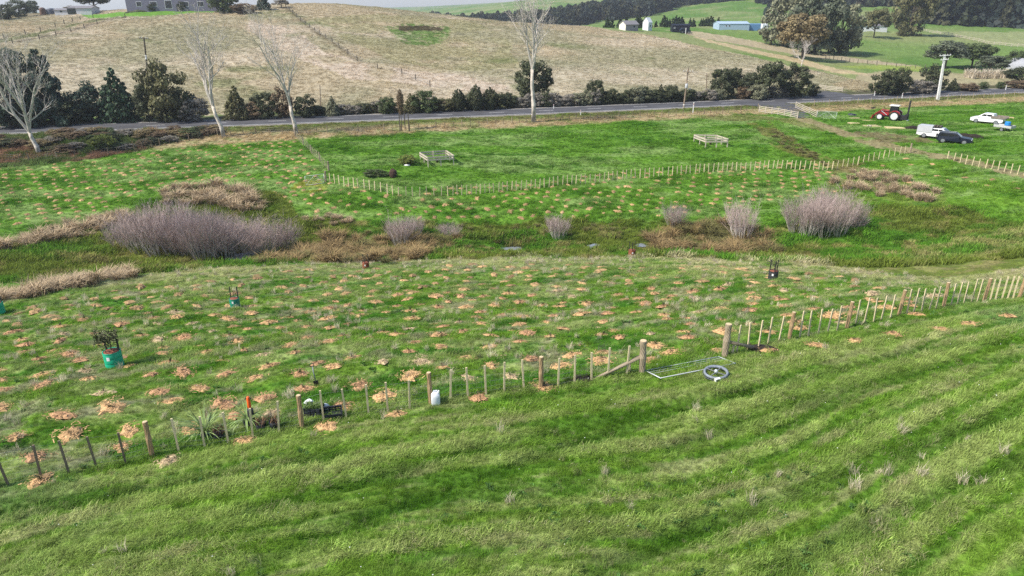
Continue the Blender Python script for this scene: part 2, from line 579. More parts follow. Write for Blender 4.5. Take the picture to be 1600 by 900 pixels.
P_TAN_FIELD = poly((1040, 47), (1100, 50), (1170, 62), (1240, 76), (1330, 90), (1440, 104), (1440, 109), (1330, 97), (1240, 86), (1170, 72), (1100, 60))
P_LANE = poly((1075, 55), (1110, 62), (1180, 78), (1240, 90), (1310, 108), (1380, 117), (1380, 121), (1300, 113), (1230, 95), (1170, 82), (1105, 66))
P_FENCEGREEN = poly((1300, 103), (1380, 101), (1440, 104), (1440, 112), (1360, 108))
P_STRAWFLAT = poly((1380, 112), (1470, 112), (1600, 122), (1640, 131), (1600, 137), (1440, 139), (1330, 142), (1300, 130))
P_GATEGRASS = poly((455, 296), (470, 283), (490, 277), (520, 285), (500, 300), (470, 302))
P_PALEFIELD = poly((1450, 49), (1640, 48), (1640, 75), (1540, 66))
P_BARE1 = poly((893, 592), (930, 588), (925, 598), (897, 600))
P_BARE2 = poly((1165, 535), (1200, 538), (1222, 549), (1190, 551), (1170, 545))

def mixc(c, col, w):
    w = np.asarray(w)[:, None]
    return c * (1 - w) + np.asarray(col)[None] * w if np.ndim(col) == 1 else c * (1 - w) + col * w

def colour(x, y):
    """the colour of what grows or lies at a ground point (ridge shading of the hill included)"""
    x = np.asarray(x, float).ravel(); y = np.asarray(y, float).ravel()
    n = len(x)
    r = np.hypot(x, y)
    d = road_d(x, y)
    ac = y - np.interp(x, FX, FY)
    wx = x + 2.2 * (fbm(x * .25, y * .25, 71, 3) - .5); wy = y + 2.2 * (fbm(x * .25, y * .25, 72, 3) - .5)
    bx = x + 9 * (fbm(x * .05, y * .05, 73, 4) - .5); by = y + 9 * (fbm(x * .05, y * .05, 74, 4) - .5)
    f1 = fbm(x * .13, y * .13, 1, 4); f2 = fbm(x * .6, y * .6, 2, 4); f3 = fbm(x * 2.2, y * 2.2, 3, 3)
    # far paddocks: vivid spring grass
    c = np.tile(np.array([[.100, .198, .030]]), (n, 1))
    c = mixc(c, (.170, .250, .080), sstep(.42, .70, sfbm(x * .10, y * .35, 5, 4)))
    c = mixc(c, (.058, .140, .018), sstep(.52, .75, sfbm(x * .25, y * .8, 6, 3)))
    # between far fence and stream: short bright planted strip
    vg = np.zeros(n)
    # planted slope
    pl = sstep(-.6, .6, ac) * (r < 70)
    g = np.tile(np.array([[.112, .195, .032]]), (n, 1))
    g = mixc(g, (.215, .255, .100), sstep(.42, .64, sfbm(x * .30, ac * .9, 11, 4)) * .8)
    g = mixc(g, (.048, .135, .018), sstep(.50, .70, sfbm(x * .45, ac * 1.3, 12, 3)) * .9)
    g = mixc(g, (.27, .245, .17), sstep(.60, .76, sfbm(x * .7, ac * 1.3, 14, 3)) * .6)
    edge = sstep(44, 60, r + 6 * (f1 - .5) + 4 * (x > 12))
    g = mixc(g, (.36, .33, .185), edge * sstep(.28, .55, f2) * .8)
    c = mixc(c, g, pl)
    # near paddock, topped and left in streaks
    nr = 1 - sstep(-.6, .6, ac)
    g = np.tile(np.array([[.122, .208, .034]]), (n, 1))
    s1 = sfbm(x * .11 + 3, ac * 2.1 + .35 * np.sin(x * .21), 31, 3, .6)
    s2 = sfbm(x * .25, ac * 2.6, 33, 4, .6)
    g = mixc(g, (.245, .290, .105), np.clip(sstep(.48, .68, s1) * .6 + sstep(.48, .70, s2) * .65, 0, .9))
    g = mixc(g, (.070, .150, .022), (1 - sstep(.32, .46, s1)) * .85)
    g = mixc(g, (.29, .275, .15), sstep(.60, .76, sfbm(x * .4, ac * 2.4, 35, 3)) * .55)
    g = mixc(g, (.125, .195, .085), sstep(.52, .75, f1) * .5)
    nm = nr > .01
    if np.any(nm):
        rw = np.zeros(n)
        for pts, dep, wid in RUTS:
            q = line_d(x[nm], y[nm], pts) + .25 * (vnoise(x[nm] * .8, y[nm] * .8, 7) - .5)
            rw[nm] = np.maximum(rw[nm], np.exp(-(q / (wid * 1.25)) ** 2) * (.45 + .8 * vnoise(x[nm] * .25, y[nm] * .25, 9)))
        g = mixc(g, (.045, .110, .014), np.clip(rw, 0, .85))
    c = mixc(c, g, nr * (r < 90))
    # wetland along the stream
    w = inside(P_WET, wx, wy).astype(float)
    g = np.tile(np.array([[.120, .155, .034]]), (n, 1))
    g = mixc(g, (.075, .165, .024), sstep(.42, .60, fbm(x * .09 + 4, y * .16, 21, 3)))
    g = mixc(g, (.215, .19, .075), sstep(.55, .72, f2) * .8)
    g = mixc(g, (.045, .055, .02), sstep(.62, .8, f3) * .5)
    c = mixc(c, g, w)
    for P, col, k in ((P_BROWN1, (.22, .175, .08), .8), (P_BROWN2, (.24, .18, .08), .8), (P_TAN3, (.27, .25, .11), .5), (P_RUSHBED, (.20, .155, .085), .6),
                      (P_DITCH, (.175, .14, .06), .65), (P_GATEGRASS, (.20, .20, .03), .7), (P_VIVIDR, (.12, .215, .03), .6)):
        c = mixc(c, col, inside(P, wx, wy) * k * sstep(.28, .55, f2))
    # fern bank by the road
    bk = inside(P_BANK, wx * .5 + x * .5, wy * .5 + y * .5).astype(float)
    g = np.tile(np.array([[.095, .125, .045]]), (n, 1))
    g = mixc(g, (.21, .125, .08), sstep(.45, .62, fbm(x * .12, y * .3, 41, 3)))
    g = mixc(g, (.05, .09, .02), sstep(.5, .7, f2))
    g = mixc(g, (.20, .155, .085), sstep(-38, -27, x + 4 * f1) * .8)
    c = mixc(c, g, bk)
    # road verge: dry mown strip by the seal, longer straw along the fence
    vb = sstep(-16.5, -14.2, d + 2.0 * (f2 - .5)) * (d < 0) * (1 - bk) * (r > 80)
    g = np.tile(np.array([[.34, .27, .155]]), (n, 1))
    g = mixc(g, (.145, .15, .055), sstep(-10.5, -8.0, d + 2.5 * (f2 - .5)))
    c = mixc(c, g, vb * (.55 + .45 * sstep(.3, .5, f2)))
    # beyond the road
    bd = (d > 4.0).astype(float)
    g = np.tile(np.array([[.125, .195, .05]]), (n, 1))                     # fields in the distance
    g = mixc(g, (.185, .215, .085), sstep(.42, .62, fbm(x * .012, y * .02, 51, 4)))
    g = mixc(g, (.085, .165, .03), sstep(.5, .7, fbm(x * .03, y * .03, 52, 4)))
    hl = inside(P_HILL, bx * .6 + x * .4, by * .6 + y * .4).astype(float)
    t = np.tile(np.array([[.365, .305, .200]]), (n, 1))
    t = mixc(t, (.29, .265, .165), sstep(.42, .62, fbm(x * .022, y * .03, 61, 4)))
    t = mixc(t, (.43, .37, .275), sstep(.50, .68, fbm(x * .03 + 7, y * .045, 62, 4)) * .7)
    t = mixc(t, (.26, .245, .15), sstep(.50, .75, fbm(x * .06, y * .10, 63, 4)) * .7)
    t = mixc(t, (.47, .39, .31), inside(P_RIDGE, bx, by) * .7 * sstep(.25, .5, f1))  # pale pinkish spur; the hill's lighter ridge shading is put into this colour
    t = mixc(t, (.27, .255, .125), inside(P_HOLLOW, bx, by) * .6 * sstep(.25, .5, f1))
    t = mixc(t, (.13, .15, .06), inside(P_HLANE, x, y) * .8 * sstep(.3, .5, f2))
    t = mixc(t, (.16, .13, .075), np.exp(-(line_d(x, y, HILL_LINE) / .8) ** 2) * .7)
    t = mixc(t, (.16, .12, .09), np.exp(-(line_d(x, y, HILL_LINE2) / .9) ** 2) * .7)
    t = mixc(t, (.135, .165, .055), sstep(.66, .8, fbm(x * .05, y * .06, 64, 4)) * .6)
    t = mixc(t, (.12, .15, .045), (1 - sstep(9, 19, d + 6 * (f1 - .5))) * sstep(.42, .6, f2) * .7)
    t = mixc(t, (.085, .175, .028), inside(P_HILLGREEN, wx, wy) * .8 * sstep(.3, .5, f2))
    t = mixc(t, (.075, .055, .030), inside(P_SCAR, x, y) * .9)
    g = mixc(g, t, hl)
    g = mixc(g, (.105, .225, .03), inside(P_LAWN, x, y) * 1.0)
    g = mixc(g, (.36, .29, .19), inside(P_TAN_FIELD, x, y) * .85)
    g = mixc(g, (.42, .32, .19), inside(P_LANE, x, y) * .8)
    g = mixc(g, (.20, .26, .05), inside(P_FENCEGREEN, x, y) * .8)
    g = mixc(g, (.33, .27, .17), inside(P_STRAWFLAT, bx, by) * .75)
    g = mixc(g, (.235, .255, .12), inside(P_PALEFIELD, x, y) * .8)
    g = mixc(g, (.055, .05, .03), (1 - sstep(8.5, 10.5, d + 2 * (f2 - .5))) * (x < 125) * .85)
    g = mixc(g, (.30, .25, .16), (1 - sstep(4.6, 5.4, d)) * .6)
    c = mixc(c, g, bd)
    # worn ground
    for P, col, k in ((P_TRACK, (.235, .185, .105), .85), (P_MUD, (.145, .105, .06), .8), (P_TRACK2, (.20, .19, .085), .7)):
        c = mixc(c, col, inside(P, wx * .3 + x * .7, wy * .3 + y * .7) * k * sstep(.2, .45, f2))
    for P in (P_BARE1, P_BARE2):
        c = mixc(c, (.045, .032, .022), inside(P, x * .8 + wx * .2, y * .8 + wy * .2) * .9)
    for (qx, qy, a, b, lv) in POOLS:
        e = np.sqrt(((x - qx) / a) ** 2 + ((y - qy) / b) ** 2)
        c = mixc(c, (.035, .032, .018), (1 - sstep(1.0, 1.6, e)) * .85)
    lum = (c * np.array([.2, .7, .1])).sum(1)[:, None]
    vivid = np.where(d < -5, 1.07, 1.0)[:, None] * np.where((c[:, 1] > c[:, 0])[:, None], 1.0, .95)
    c = lum + (c - lum) * vivid
    c = c * (0.80 + 0.40 * f3)[:, None]
    return np.clip(c, 0.004, 0.9)

# ------------------------------------------------------------------ ground sheets
th_in = np.radians(np.arange(-41, 41.01, 0.125))
th_l = np.radians(np.concatenate([np.arange(-178, -60, 4.0), np.arange(-60, -41, 0.6)]))
TH = np.concatenate([th_l, th_in, -th_l[::-1]])
R_ = [4.0]
while R_[-1] < 6500:
    r = R_[-1]
    st = 0.05 if r < 12 else (0.0068 if r < 150 else (0.0085 if r < 330 else (0.02 if r < 1500 else 0.12)))
    R_.append(r * (1 + st))
R_ = np.array(R_)
gx = np.sin(TH)[None] * R_[:, None]; gy = np.cos(TH)[None] * R_[:, None]
behind = np.abs(TH)[None] > math.radians(75)
gz = np.where(behind, 7.2 + 0 * gx, 0)
hm = H(gx, gy)
wb = sstep(math.radians(45), math.radians(85), np.abs(TH))[None] * np.ones_like(gx)
gz = hm * (1 - wb) + 7.0 * wb
gc = colour(gx, gy)
nr_, nt_ = gx.shape
idx = np.arange(nr_ * nt_).reshape(nr_, nt_)
fa = np.stack([idx[:-1, :-1], idx[:-1, 1:], idx[1:, 1:], idx[1:, :-1]], -1).reshape(-1, 4)[:, ::-1]
fcx = gx.ravel()[fa].mean(1); fcy = gy.ravel()[fa].mean(1)
fd = road_d(fcx, fcy)
front = np.hypot(fcx, fcy) < 330
code = np.where((fd <= 4.0) | (np.abs(fcx) > 320) & front, 0, np.where(inside(P_HILL, fcx, fcy), 1, 2))
GM_NEAR = ground_material('grass_ground', ((0.9, .72, 1.28), (7.0, .55, 1.45)), 0.10)
GM_HILL = ground_material('dry_grass_ground', ((0.25, .88, 1.12), (1.6, .75, 1.25)), 0.25)
allv = np.stack([gx, gy, gz], -1).reshape(-1, 3)
for k, (nm, gm) in enumerate((('ground', GM_NEAR), ('hill', GM_HILL), ('far_fields_and_hills', GM_HILL))):
    ff = fa[code == k]
    u_, inv = np.unique(ff.ravel(), return_inverse=True)
    me = bpy.data.meshes.new(nm)
    me.vertices.add(len(u_)); me.vertices.foreach_set('co', allv[u_].astype(np.float32).ravel())
    me.loops.add(len(ff) * 4); me.loops.foreach_set('vertex_index', inv.astype(np.int32))
    me.polygons.add(len(ff)); me.polygons.foreach_set('loop_start', np.arange(0, len(ff) * 4, 4, dtype=np.int32))
    me.polygons.foreach_set('use_smooth', np.ones(len(ff), bool))
    me.update(calc_edges=True)
    ca = me.color_attributes.new('ground_colour', 'FLOAT_COLOR', 'POINT')
    ca.data.foreach_set('color', np.concatenate([gc[u_], np.ones((len(u_), 1))], 1).astype(np.float32).ravel())
    me.materials.append(gm)
    put(nm, me, kind='structure')
print('ground', len(fa), 'quads')

# ------------------------------------------------------------------ road with its lines, driveway
def strip(name, o0, o1, z, material, x0=-255, x1=325, n=220, gaps=None, kind='structure', parent=None):
    xs = np.linspace(x0, x1, n)
    ys = np.interp(xs, ROAD_X, ROAD_Y); sl = np.interp(xs, ROAD_X, np.gradient(ROAD_Y, ROAD_X))
    nx, ny = -sl / np.sqrt(1 + sl ** 2), 1 / np.sqrt(1 + sl ** 2)
    b = MB()
    vv = []; ff = []
    for i in range(n):
        vv.append((xs[i] + nx[i] * o0, ys[i] + ny[i] * o0, z)); vv.append((xs[i] + nx[i] * o1, ys[i] + ny[i] * o1, z))
    for i in range(n - 1):
        ff.append((2 * i, 2 * i + 2, 2 * i + 3, 2 * i + 1))
    b.add(vv, ff)
    return put(name, (b, material), parent=parent, kind=kind)

M_ASPH = mat('asphalt', (.075, .075, .082), .9, .22, .35, bump=.2)
M_SHOULD = mat('shoulder_gravel', (.25, .225, .19), .95, .3, 1.5, bump=.4)
M_LINE = mat('road_paint', (.72, .72, .70), .7, .15, 2.0)
strip('road_shoulder', -4.75, 4.75, ROAD_Z + .03, M_SHOULD)
road = strip('road', -3.75, 3.75, ROAD_Z + .06, M_ASPH)
strip('edge_line', -3.45, -3.25, ROAD_Z + .066, M_LINE, kind=None, parent=road)
strip('edge_line', 3.28, 3.42, ROAD_Z + .066, M_LINE, kind=None, parent=road)
xd = -110.0
while xd < 190:
    strip('centre_dash', -.07, .07, ROAD_Z + .066, M_LINE, xd, xd + 2.9, 3, kind=None, parent=road)
    xd += 9.6
# entrance driveways
def drape(name, outline, lift, material, kind='structure', n=14):
    pts = [at(*p) for p in outline]
    c = Vector((sum(p.x for p in pts) / len(pts), sum(p.y for p in pts) / len(pts), 0))
    b = MB(); rings = []
    for k in range(n + 1):
        t = k / n
        for p in pts:
            x = c.x + (p.x - c.x) * t; y = c.y + (p.y - c.y) * t
            rings.append((x, y, hz(x, y) + lift))
    m = len(pts); fs = []
    for k in range(n):
        for i in range(m):
            j = (i + 1) % m
            fs.append((k * m + i, (k + 1) * m + i, (k + 1) * m + j, k * m + j))
    b.add(rings, fs)
    return put(name, (b, material, True), kind=kind)
drape('driveway', [(1150, 163.5), (1200, 161), (1225, 160.2), (1240, 163), (1252, 170), (1262, 178), (1266, 184), (1252, 185.5), (1247, 184), (1225, 176), (1200, 169), (1175, 166)], .075, M_ASPH)
drape('side_road', [(1262, 154), (1300, 152.5), (1340, 150.5), (1322, 147), (1300, 143.5), (1280, 141), (1272, 142), (1274, 147)], .09, M_ASPH)

# ------------------------------------------------------------------ scattering (only for what nobody could count)
def scatter(name, pts, rot, scale, tint, variants, label=None, cat=None, kind='stuff'):
    n = len(pts)
    me = bpy.data.meshes.new(name)
    me.vertices.add(n)
    me.vertices.foreach_set('co', np.asarray(pts, np.float32).ravel())
    a = me.attributes.new('turn', 'FLOAT_VECTOR', 'POINT'); a.data.foreach_set('vector', np.asarray(rot, np.float32).ravel())
    sc3 = np.asarray(scale, np.float32)
    if sc3.ndim == 1:
        sc3 = np.repeat(sc3[:, None], 3, 1)
    a = me.attributes.new('size', 'FLOAT_VECTOR', 'POINT'); a.data.foreach_set('vector', sc3.ravel())
    a = me.attributes.new('tint', 'FLOAT_COLOR', 'POINT')
    a.data.foreach_set('color', np.concatenate([np.asarray(tint), np.ones((n, 1))], 1).astype(np.float32).ravel())
    a = me.attributes.new('pick', 'INT', 'POINT'); a.data.foreach_set('value', RNG.integers(0, len(variants), n).astype(np.int32))
    o = put(name, me, label=label, cat=cat, kind=kind)
    src = bpy.data.collections.new(name + '_forms')
    for i, v in enumerate(variants):
        src.objects.link(bpy.data.objects.new('%s_form_%02d' % (name, i), v))
    ng = bpy.data.node_groups.new(name + '_scatter', 'GeometryNodeTree')
    ng.interface.new_socket('Geometry', in_out='INPUT', socket_type='NodeSocketGeometry')
    ng.interface.new_socket('Geometry', in_out='OUTPUT', socket_type='NodeSocketGeometry')
    gi = ng.nodes.new('NodeGroupInput'); go = ng.nodes.new('NodeGroupOutput')
    ci = ng.nodes.new('GeometryNodeCollectionInfo')
    ci.inputs['Collection'].default_value = src
    ci.inputs['Separate Children'].default_value = True
    ci.inputs['Reset Children'].default_value = True
    ip = ng.nodes.new('GeometryNodeInstanceOnPoints')
    ip.inputs['Pick Instance'].default_value = True
    def named(nm, ty):
        q = ng.nodes.new('GeometryNodeInputNamedAttribute'); q.data_type = ty
        q.inputs['Name'].default_value = nm
        return q.outputs['Attribute']
    er = ng.nodes.new('FunctionNodeEulerToRotation')
    L = ng.links.new
    L(gi.outputs[0], ip.inputs['Points']); L(ci.outputs[0], ip.inputs['Instance'])
    L(named('pick', 'INT'), ip.inputs['Instance Index'])
    L(named('turn', 'FLOAT_VECTOR'), er.inputs[0]); L(er.outputs[0], ip.inputs['Rotation'])
    L(named('size', 'FLOAT_VECTOR'), ip.inputs['Scale'])
    L(ip.outputs[0], go.inputs[0])
    md = o.modifiers.new('scatter', 'NODES'); md.node_group = ng
    return o

def blade_tuft(seed, n, R, hmin, hmax, w, lean, spread=0.6, material=None, bend=0.5):
    """a tuft of separate bent blades that lean towards +x"""
    rg = random.Random(seed); b = MB()
    for _ in range(n):
        a = rg.uniform(0, 2 * math.pi); q = R * math.sqrt(rg.random())
        p = Vector((q * math.cos(a), q * math.sin(a), -0.02))
        h = rg.uniform(hmin, hmax)
        az = rg.gauss(0, spread * 2.2) if lean > 0.3 else rg.uniform(0, 2 * math.pi)
        out = Vector((math.cos(az), math.sin(az), 0))
        ln = lean * rg.uniform(.6, 1.3) + .12
        d1 = (out * math.sin(ln * .6) + Vector((0, 0, math.cos(ln * .6))))
        d2 = (out * math.sin(ln * (1 + bend)) + Vector((0, 0, math.cos(ln * (1 + bend)))))
        sd = Vector((-out.y, out.x, 0)); tw = rg.uniform(-.9, .9)
        sd = (sd * math.cos(tw) + out * math.sin(tw)) * (w * rg.uniform(.6, 1.3) / 2)
        m = p + d1 * h * .55; t = m + d2 * h * .45
        b.add([p - sd, p + sd, m + sd * .8, m - sd * .8, t], [(0, 1, 2, 3), (3, 2, 4)])
    return b.mesh('tuft', material)

M_BLADE = tint_material('grass_blade', .38, .38, .8, .03)
M_STRAW = tint_material('straw_blade', .30, .35, .85, .03)

def field(x0, x1, y0, y1, dens, keep=None, margin=90):
    """random ground points at so many per square metre, where the photo looks"""
    n = int((x1 - x0) * (y1 - y0) * dens)
    x = RNG.uniform(x0, x1, n); y = RNG.uniform(y0, y1, n)
    px, py = project(x, y, h_base(x, y))
    k = (px > -margin) & (px < 1600 + margin) & (py < 900 + 2.0 * margin) & (py > -60)
    x, y = x[k], y[k]
    if keep is not None:
        k = keep(x, y)
        x, y = x[k], y[k]
    return x, y

# ---- mulch patches: straw mats laid round each new seedling
def mulch_mesh(seed):
    """a thin irregular mat of shredded straw with loose shards lying over it"""
    rg = random.Random(seed); b = MB()
    n = 16
    el = rg.uniform(.75, 1.25); rad = [0.31 * (1 + .6 * (rg.random() - .5)) * (el if k % 8 in (0, 1, 7) else 1 / el) for k in range(n)]
    vv = [(0, 0, .055)]
    for ring, (q, z) in enumerate(((.55, .05), (1.0, .0))):
        for k in range(n):
            a = 2 * math.pi * k / n
            vv.append((math.cos(a) * rad[k] * q, math.sin(a) * rad[k] * q, z + rg.uniform(-.008, .012) - (.03 if ring else 0)))
    ff = []
    for k in range(n):
        j = (k + 1) % n
        ff.append((0, 1 + k, 1 + j)); ff.append((1 + k, 1 + n + k, 1 + n + j, 1 + j))
    b.add(vv, ff)
    for _ in range(150):
        a = rg.uniform(0, 2 * math.pi); q = min(abs(rg.gauss(0, .25)), .46)
        c = Vector((math.cos(a) * q, math.sin(a) * q, max(0, .05 * (1 - q / .5)) + rg.uniform(.005, .04)))
        t = rg.uniform(0, math.pi); L = rg.uniform(.06, .17); w = rg.uniform(.010, .024)
        d = Vector((math.cos(t), math.sin(t), rg.uniform(-.10, .16))) * L / 2
        s = Vector((-math.sin(t), math.cos(t), rg.uniform(-.2, .2))) * w / 2
        b.add([c - d - s, c + d - s, c + d + s, c - d + s], [(0, 1, 2, 3)])
    return b

MULCH_M = [mat('mulch_straw', (.48, .30, .145), .9, .30, 9, island=.5), mat('mulch_red', (.43, .25, .13), .9, .30, 9, island=.5), mat('mulch_pale', (.45, .34, .20), .9, .3, 9, island=.5)]
mulch_forms = [mulch_mesh(100 + i).mesh('mulch_patch', MULCH_M[(0, 0, 1, 0, 2, 1)[i]]) for i in range(6)]
P_PLANT = poly((-90, 770), (0, 735), (238, 702), (472, 660), (673, 624), (845, 600), (1003, 578), (1132, 552), (1323, 508), (1474, 476), (1480, 462), (1400, 446), (1300, 428), (1200, 420), (1000, 414), (800, 413), (600, 418), (450, 424), (330, 434), (200, 450), (100, 466), (0, 484), (-90, 500))
P_PLANT_FAR = poly((-60, 258), (0, 256), (130, 254), (220, 240), (330, 222), (455, 214), (495, 255), (505, 282), (600, 300), (640, 297), (800, 286), (1000, 270), (1180, 254), (1300, 254), (1310, 270), (1330, 285), (1310, 305), (1230, 312), (1130, 330), (1000, 336), (800, 343), (700, 345), (590, 338), (490, 330), (430, 308), (420, 290), (330, 286), (250, 292), (180, 325), (100, 345), (0, 355), (-60, 362))
P_PLANT_R = poly((1320, 268), (1420, 247), (1600, 284), (1640, 300), (1600, 330), (1500, 308), (1420, 292), (1340, 275))
def plant_grid(P, sp, jit, skip, seed):
    rg = np.random.default_rng(seed)
    x0, y0 = P.min(0); x1, y1 = P.max(0)
    out = []
    k = 0
    ca, sa = math.cos(.20), math.sin(.20)
    cx_, cy_ = (x0 + x1) / 2, (y0 + y1) / 2
    R0 = math.hypot(x1 - x0, y1 - y0) / 2
    for vv_ in np.arange(-R0, R0, sp * .9):
        k += 1
        for uu in np.arange(-R0 + (k % 2) * sp * .5, R0, sp):
            q = vv_ + .5 * math.sin(uu * .06)
            out.append((cx_ + uu * ca - q * sa + rg.normal(0, jit), cy_ + uu * sa + q * ca + rg.normal(0, jit)))
    out = np.array(out)
    out = out[inside(P, out[:, 0], out[:, 1])]
    return out[rg.random(len(out)) > skip]
mul = np.concatenate([plant_grid(P_PLANT, 1.68, .19, .10, 1), plant_grid(P_PLANT_FAR, 1.75, .16, .12, 2), plant_grid(P_PLANT_R, 2.3, .5, .45, 3)])
# mats along and outside the fence, read off one by one
extra = [(262, 722), (62, 752), (190, 700), (382, 690), (510, 668), (620, 648), (748, 622), (850, 606), (1048, 552), (1275, 540), (1335, 533), (1395, 523), (1470, 515), (1512, 507), (1575, 494), (1200, 548), (1315, 505), (1430, 492)]
mx = np.array([[at(*e).x, at(*e).y] for e in extra])
mul = mul[np.min(np.hypot(mul[:, None, 0] - mx[None, :, 0], mul[:, None, 1] - mx[None, :, 1]), 1) > 1.0]
mul = np.concatenate([mul, mx])
mpx, mpy = project(mul[:, 0], mul[:, 1], h_base(mul[:, 0], mul[:, 1]))
mul = mul[(mpx > -25) & (mpx < 1625)]
dist = np.hypot(mul[:, 0], mul[:, 1])
mul = mul[np.argsort(dist)]
mz = H(mul[:, 0], mul[:, 1])
e_ = 0.35
mnx = -(H(mul[:, 0] + e_, mul[:, 1]) - H(mul[:, 0] - e_, mul[:, 1])) / (2 * e_)
mny = -(H(mul[:, 0], mul[:, 1] + e_) - H(mul[:, 0], mul[:, 1] - e_)) / (2 * e_)
def mulch_rot(i):
    nrm = Vector((mnx[i], mny[i], 1)).normalized()
    return (Matrix.Rotation(0, 3, 'Z') @ nrm.to_track_quat('Z', 'Y').to_matrix() @ Matrix.Rotation(random.uniform(0, 6.28), 3, 'Z')).to_euler()
SEEDL = [blade_tuft(160 + i, 16, .035, .12, .26, .016, .45, material=mat('seedling_brown_green', (.075, .085, .035), .7, .3, island=.4)) for i in range(3)]
n_one = 290
n_out = len(mx)
mul_s = np.array([random.uniform(.78, 1.22) for _ in mul])
near_ids = range(min(n_one, len(mul)))
acm = mul[:, 1] - np.interp(mul[:, 0], FX, FY)
for i in near_ids:
    on_f = abs(acm[i]) < .45
    fk = random.randrange(6)
    cw = ('straw-coloured', 'straw-coloured', 'reddish', 'straw-coloured', 'pale', 'reddish')[fk]
    qx_ = project(mul[i, 0], mul[i, 1], mz[i])[0]
    zone = ('around the bright green guard' if qx_ < 330 else 'left of the white jerrycan' if qx_ < 680 else
            'between jerrycan and gateway' if qx_ < 1010 else 'behind the right-hand fence')
    if on_f:
        lab = '%s mulch mat at the foot of the fence %s' % (cw, 'left of the gateway' if qx_ < 1060 else 'right of the gateway')
    elif acm[i] < 0:
        lab = '%s mulch mat on the mown grass in front of the fence' % cw
    else:
        lab = '%s mulch mat on the slope %s, %s' % (cw, zone, 'near the fence' if acm[i] < 5 else 'farther out')
    mm = put('mulch_mat', mulch_forms[fk], loc=(mul[i, 0], mul[i, 1], mz[i] + .03), rot=mulch_rot(i),
        scale=(mul_s[i] * 1.12, mul_s[i] * random.uniform(.85, 1.05), mul_s[i]), label=lab, cat='mulch mat', group=lab)
    if random.random() < .7:
        put('seedling', random.choice(SEEDL), parent=mm, loc=(random.uniform(-.05, .05), random.uniform(-.05, .05), .04), scale=random.uniform(.6, 1.5))
rest = MB()
cache = [[(v.co.copy()) for v in me.vertices] for me in mulch_forms]
for i in range(n_one, len(mul)):
    k = random.randrange(6)
    R3 = mulch_rot(i).to_matrix(); s_ = mul_s[i] * 1.05
    fs = [tuple(p.vertices) for p in mulch_forms[k].polygons]
    take = 32 + 40
    nv = 33 + 4 * 40
    rest.add([R3 @ (cache[k][q] * s_) + Vector((mul[i, 0], mul[i, 1], mz[i] + .035)) for q in range(nv)], fs[:take])
put('mulch_mats_far_off', (rest, mat('mulch_far', (.37, .24, .115), .9, .3, 3, island=.35)), label='straw mulch mats dotted over the farther planting beyond the stream', cat='mulch mats', kind='stuff')
from mathutils import kdtree
kd = kdtree.KDTree(len(mul))
for i, q in enumerate(mul):
    kd.insert((q[0], q[1], 0), i)
kd.balance()
def off_mulch(x, y, rad):
    return np.array([kd.find((a, b, 0))[2] > rad * (.7 + .6 * random.random()) for a, b in zip(x, y)], bool)

# ---- grass
def lay(x, y, seed, base=.25):
    ac = y - np.interp(x, FX, FY)
    sl = np.interp(x, .5 * (FX[1:] + FX[:-1]), np.diff(FY) / np.diff(FX))
    return np.arctan(sl) + np.where(ac < 0, 1.6, 3.6) * (fbm(x * .22, ac * .5, seed, 3) - .5) + RNG.normal(0, .28, len(x)) + np.where(RNG.random(len(x)) < .5, math.pi, 0) * (vnoise(x * .1, ac * .6, 5) > .5)

near_forms = [blade_tuft(200 + i, 32, .17, .10, .26, .011, 1.0, spread=.42, material=M_BLADE) for i in range(6)]
near_up = [blade_tuft(230 + i, 34, .15, .14, .30, .010, .35, material=M_BLADE) for i in range(4)]
x, y = field(-46, 62, 8, 72, 60, lambda x, y: (y - np.interp(x, FX, FY) < 52) & ~inside(P_WET, x, y) & (np.hypot(x, y) < 74))
ac = y - np.interp(x, FX, FY)
prob = np.where(ac < .5, 1.0, np.where(ac < 25, .66, .40))
k = RNG.random(len(x)) < prob
x, y, ac = x[k], y[k], ac[k]
k = np.ones(len(x), bool); far_ = np.hypot(x, y) < 70
k[far_] = off_mulch(x[far_], y[far_], .36)
for P in (P_BARE1, P_BARE2):
    k &= ~inside(P, x, y)
x, y, ac = x[k], y[k], ac[k]
z = H(x, y)
tint = 1.45 * colour(x, y) * np.exp(RNG.normal(0, .22, len(x)))[:, None]
dry = RNG.random(len(x)) < np.clip(.04 + .5 * (fbm(x * .5, ac * 1.2, 93, 3) - .5), .01, .3)
tint[dry] = tint[dry] * .45 + np.array([.36, .32, .19]) * .75
long_ = np.where(ac < 0, sfbm(x * .11 + 3, ac * 2.1 + .35 * np.sin(x * .21), 31, 3, .6) * .6 + .4 * fbm(x * .35, ac * .9, 91, 3), fbm(x * .35, ac * .9, 91, 3))
s_ = (.50 + .62 * sstep(.35, .7, long_)) * RNG.uniform(.75, 1.25, len(x))
rot = np.stack([RNG.normal(0, .12, len(x)), RNG.normal(0, .12, len(x)), lay(x, y, 92)], 1)
lie = long_ > .47
scatter('pasture_grass', np.stack([x, y, z], 1)[~lie], rot[~lie], s_[~lie], tint[~lie], near_up, 'green pasture grass over the near paddock and planted slope', 'grass')
scatter('flattened_grass', np.stack([x, y, z], 1)[lie], rot[lie], s_[lie], tint[lie], near_forms, 'longer grass lying flat in streaks on the near slope', 'grass')
print('near grass', len(x))

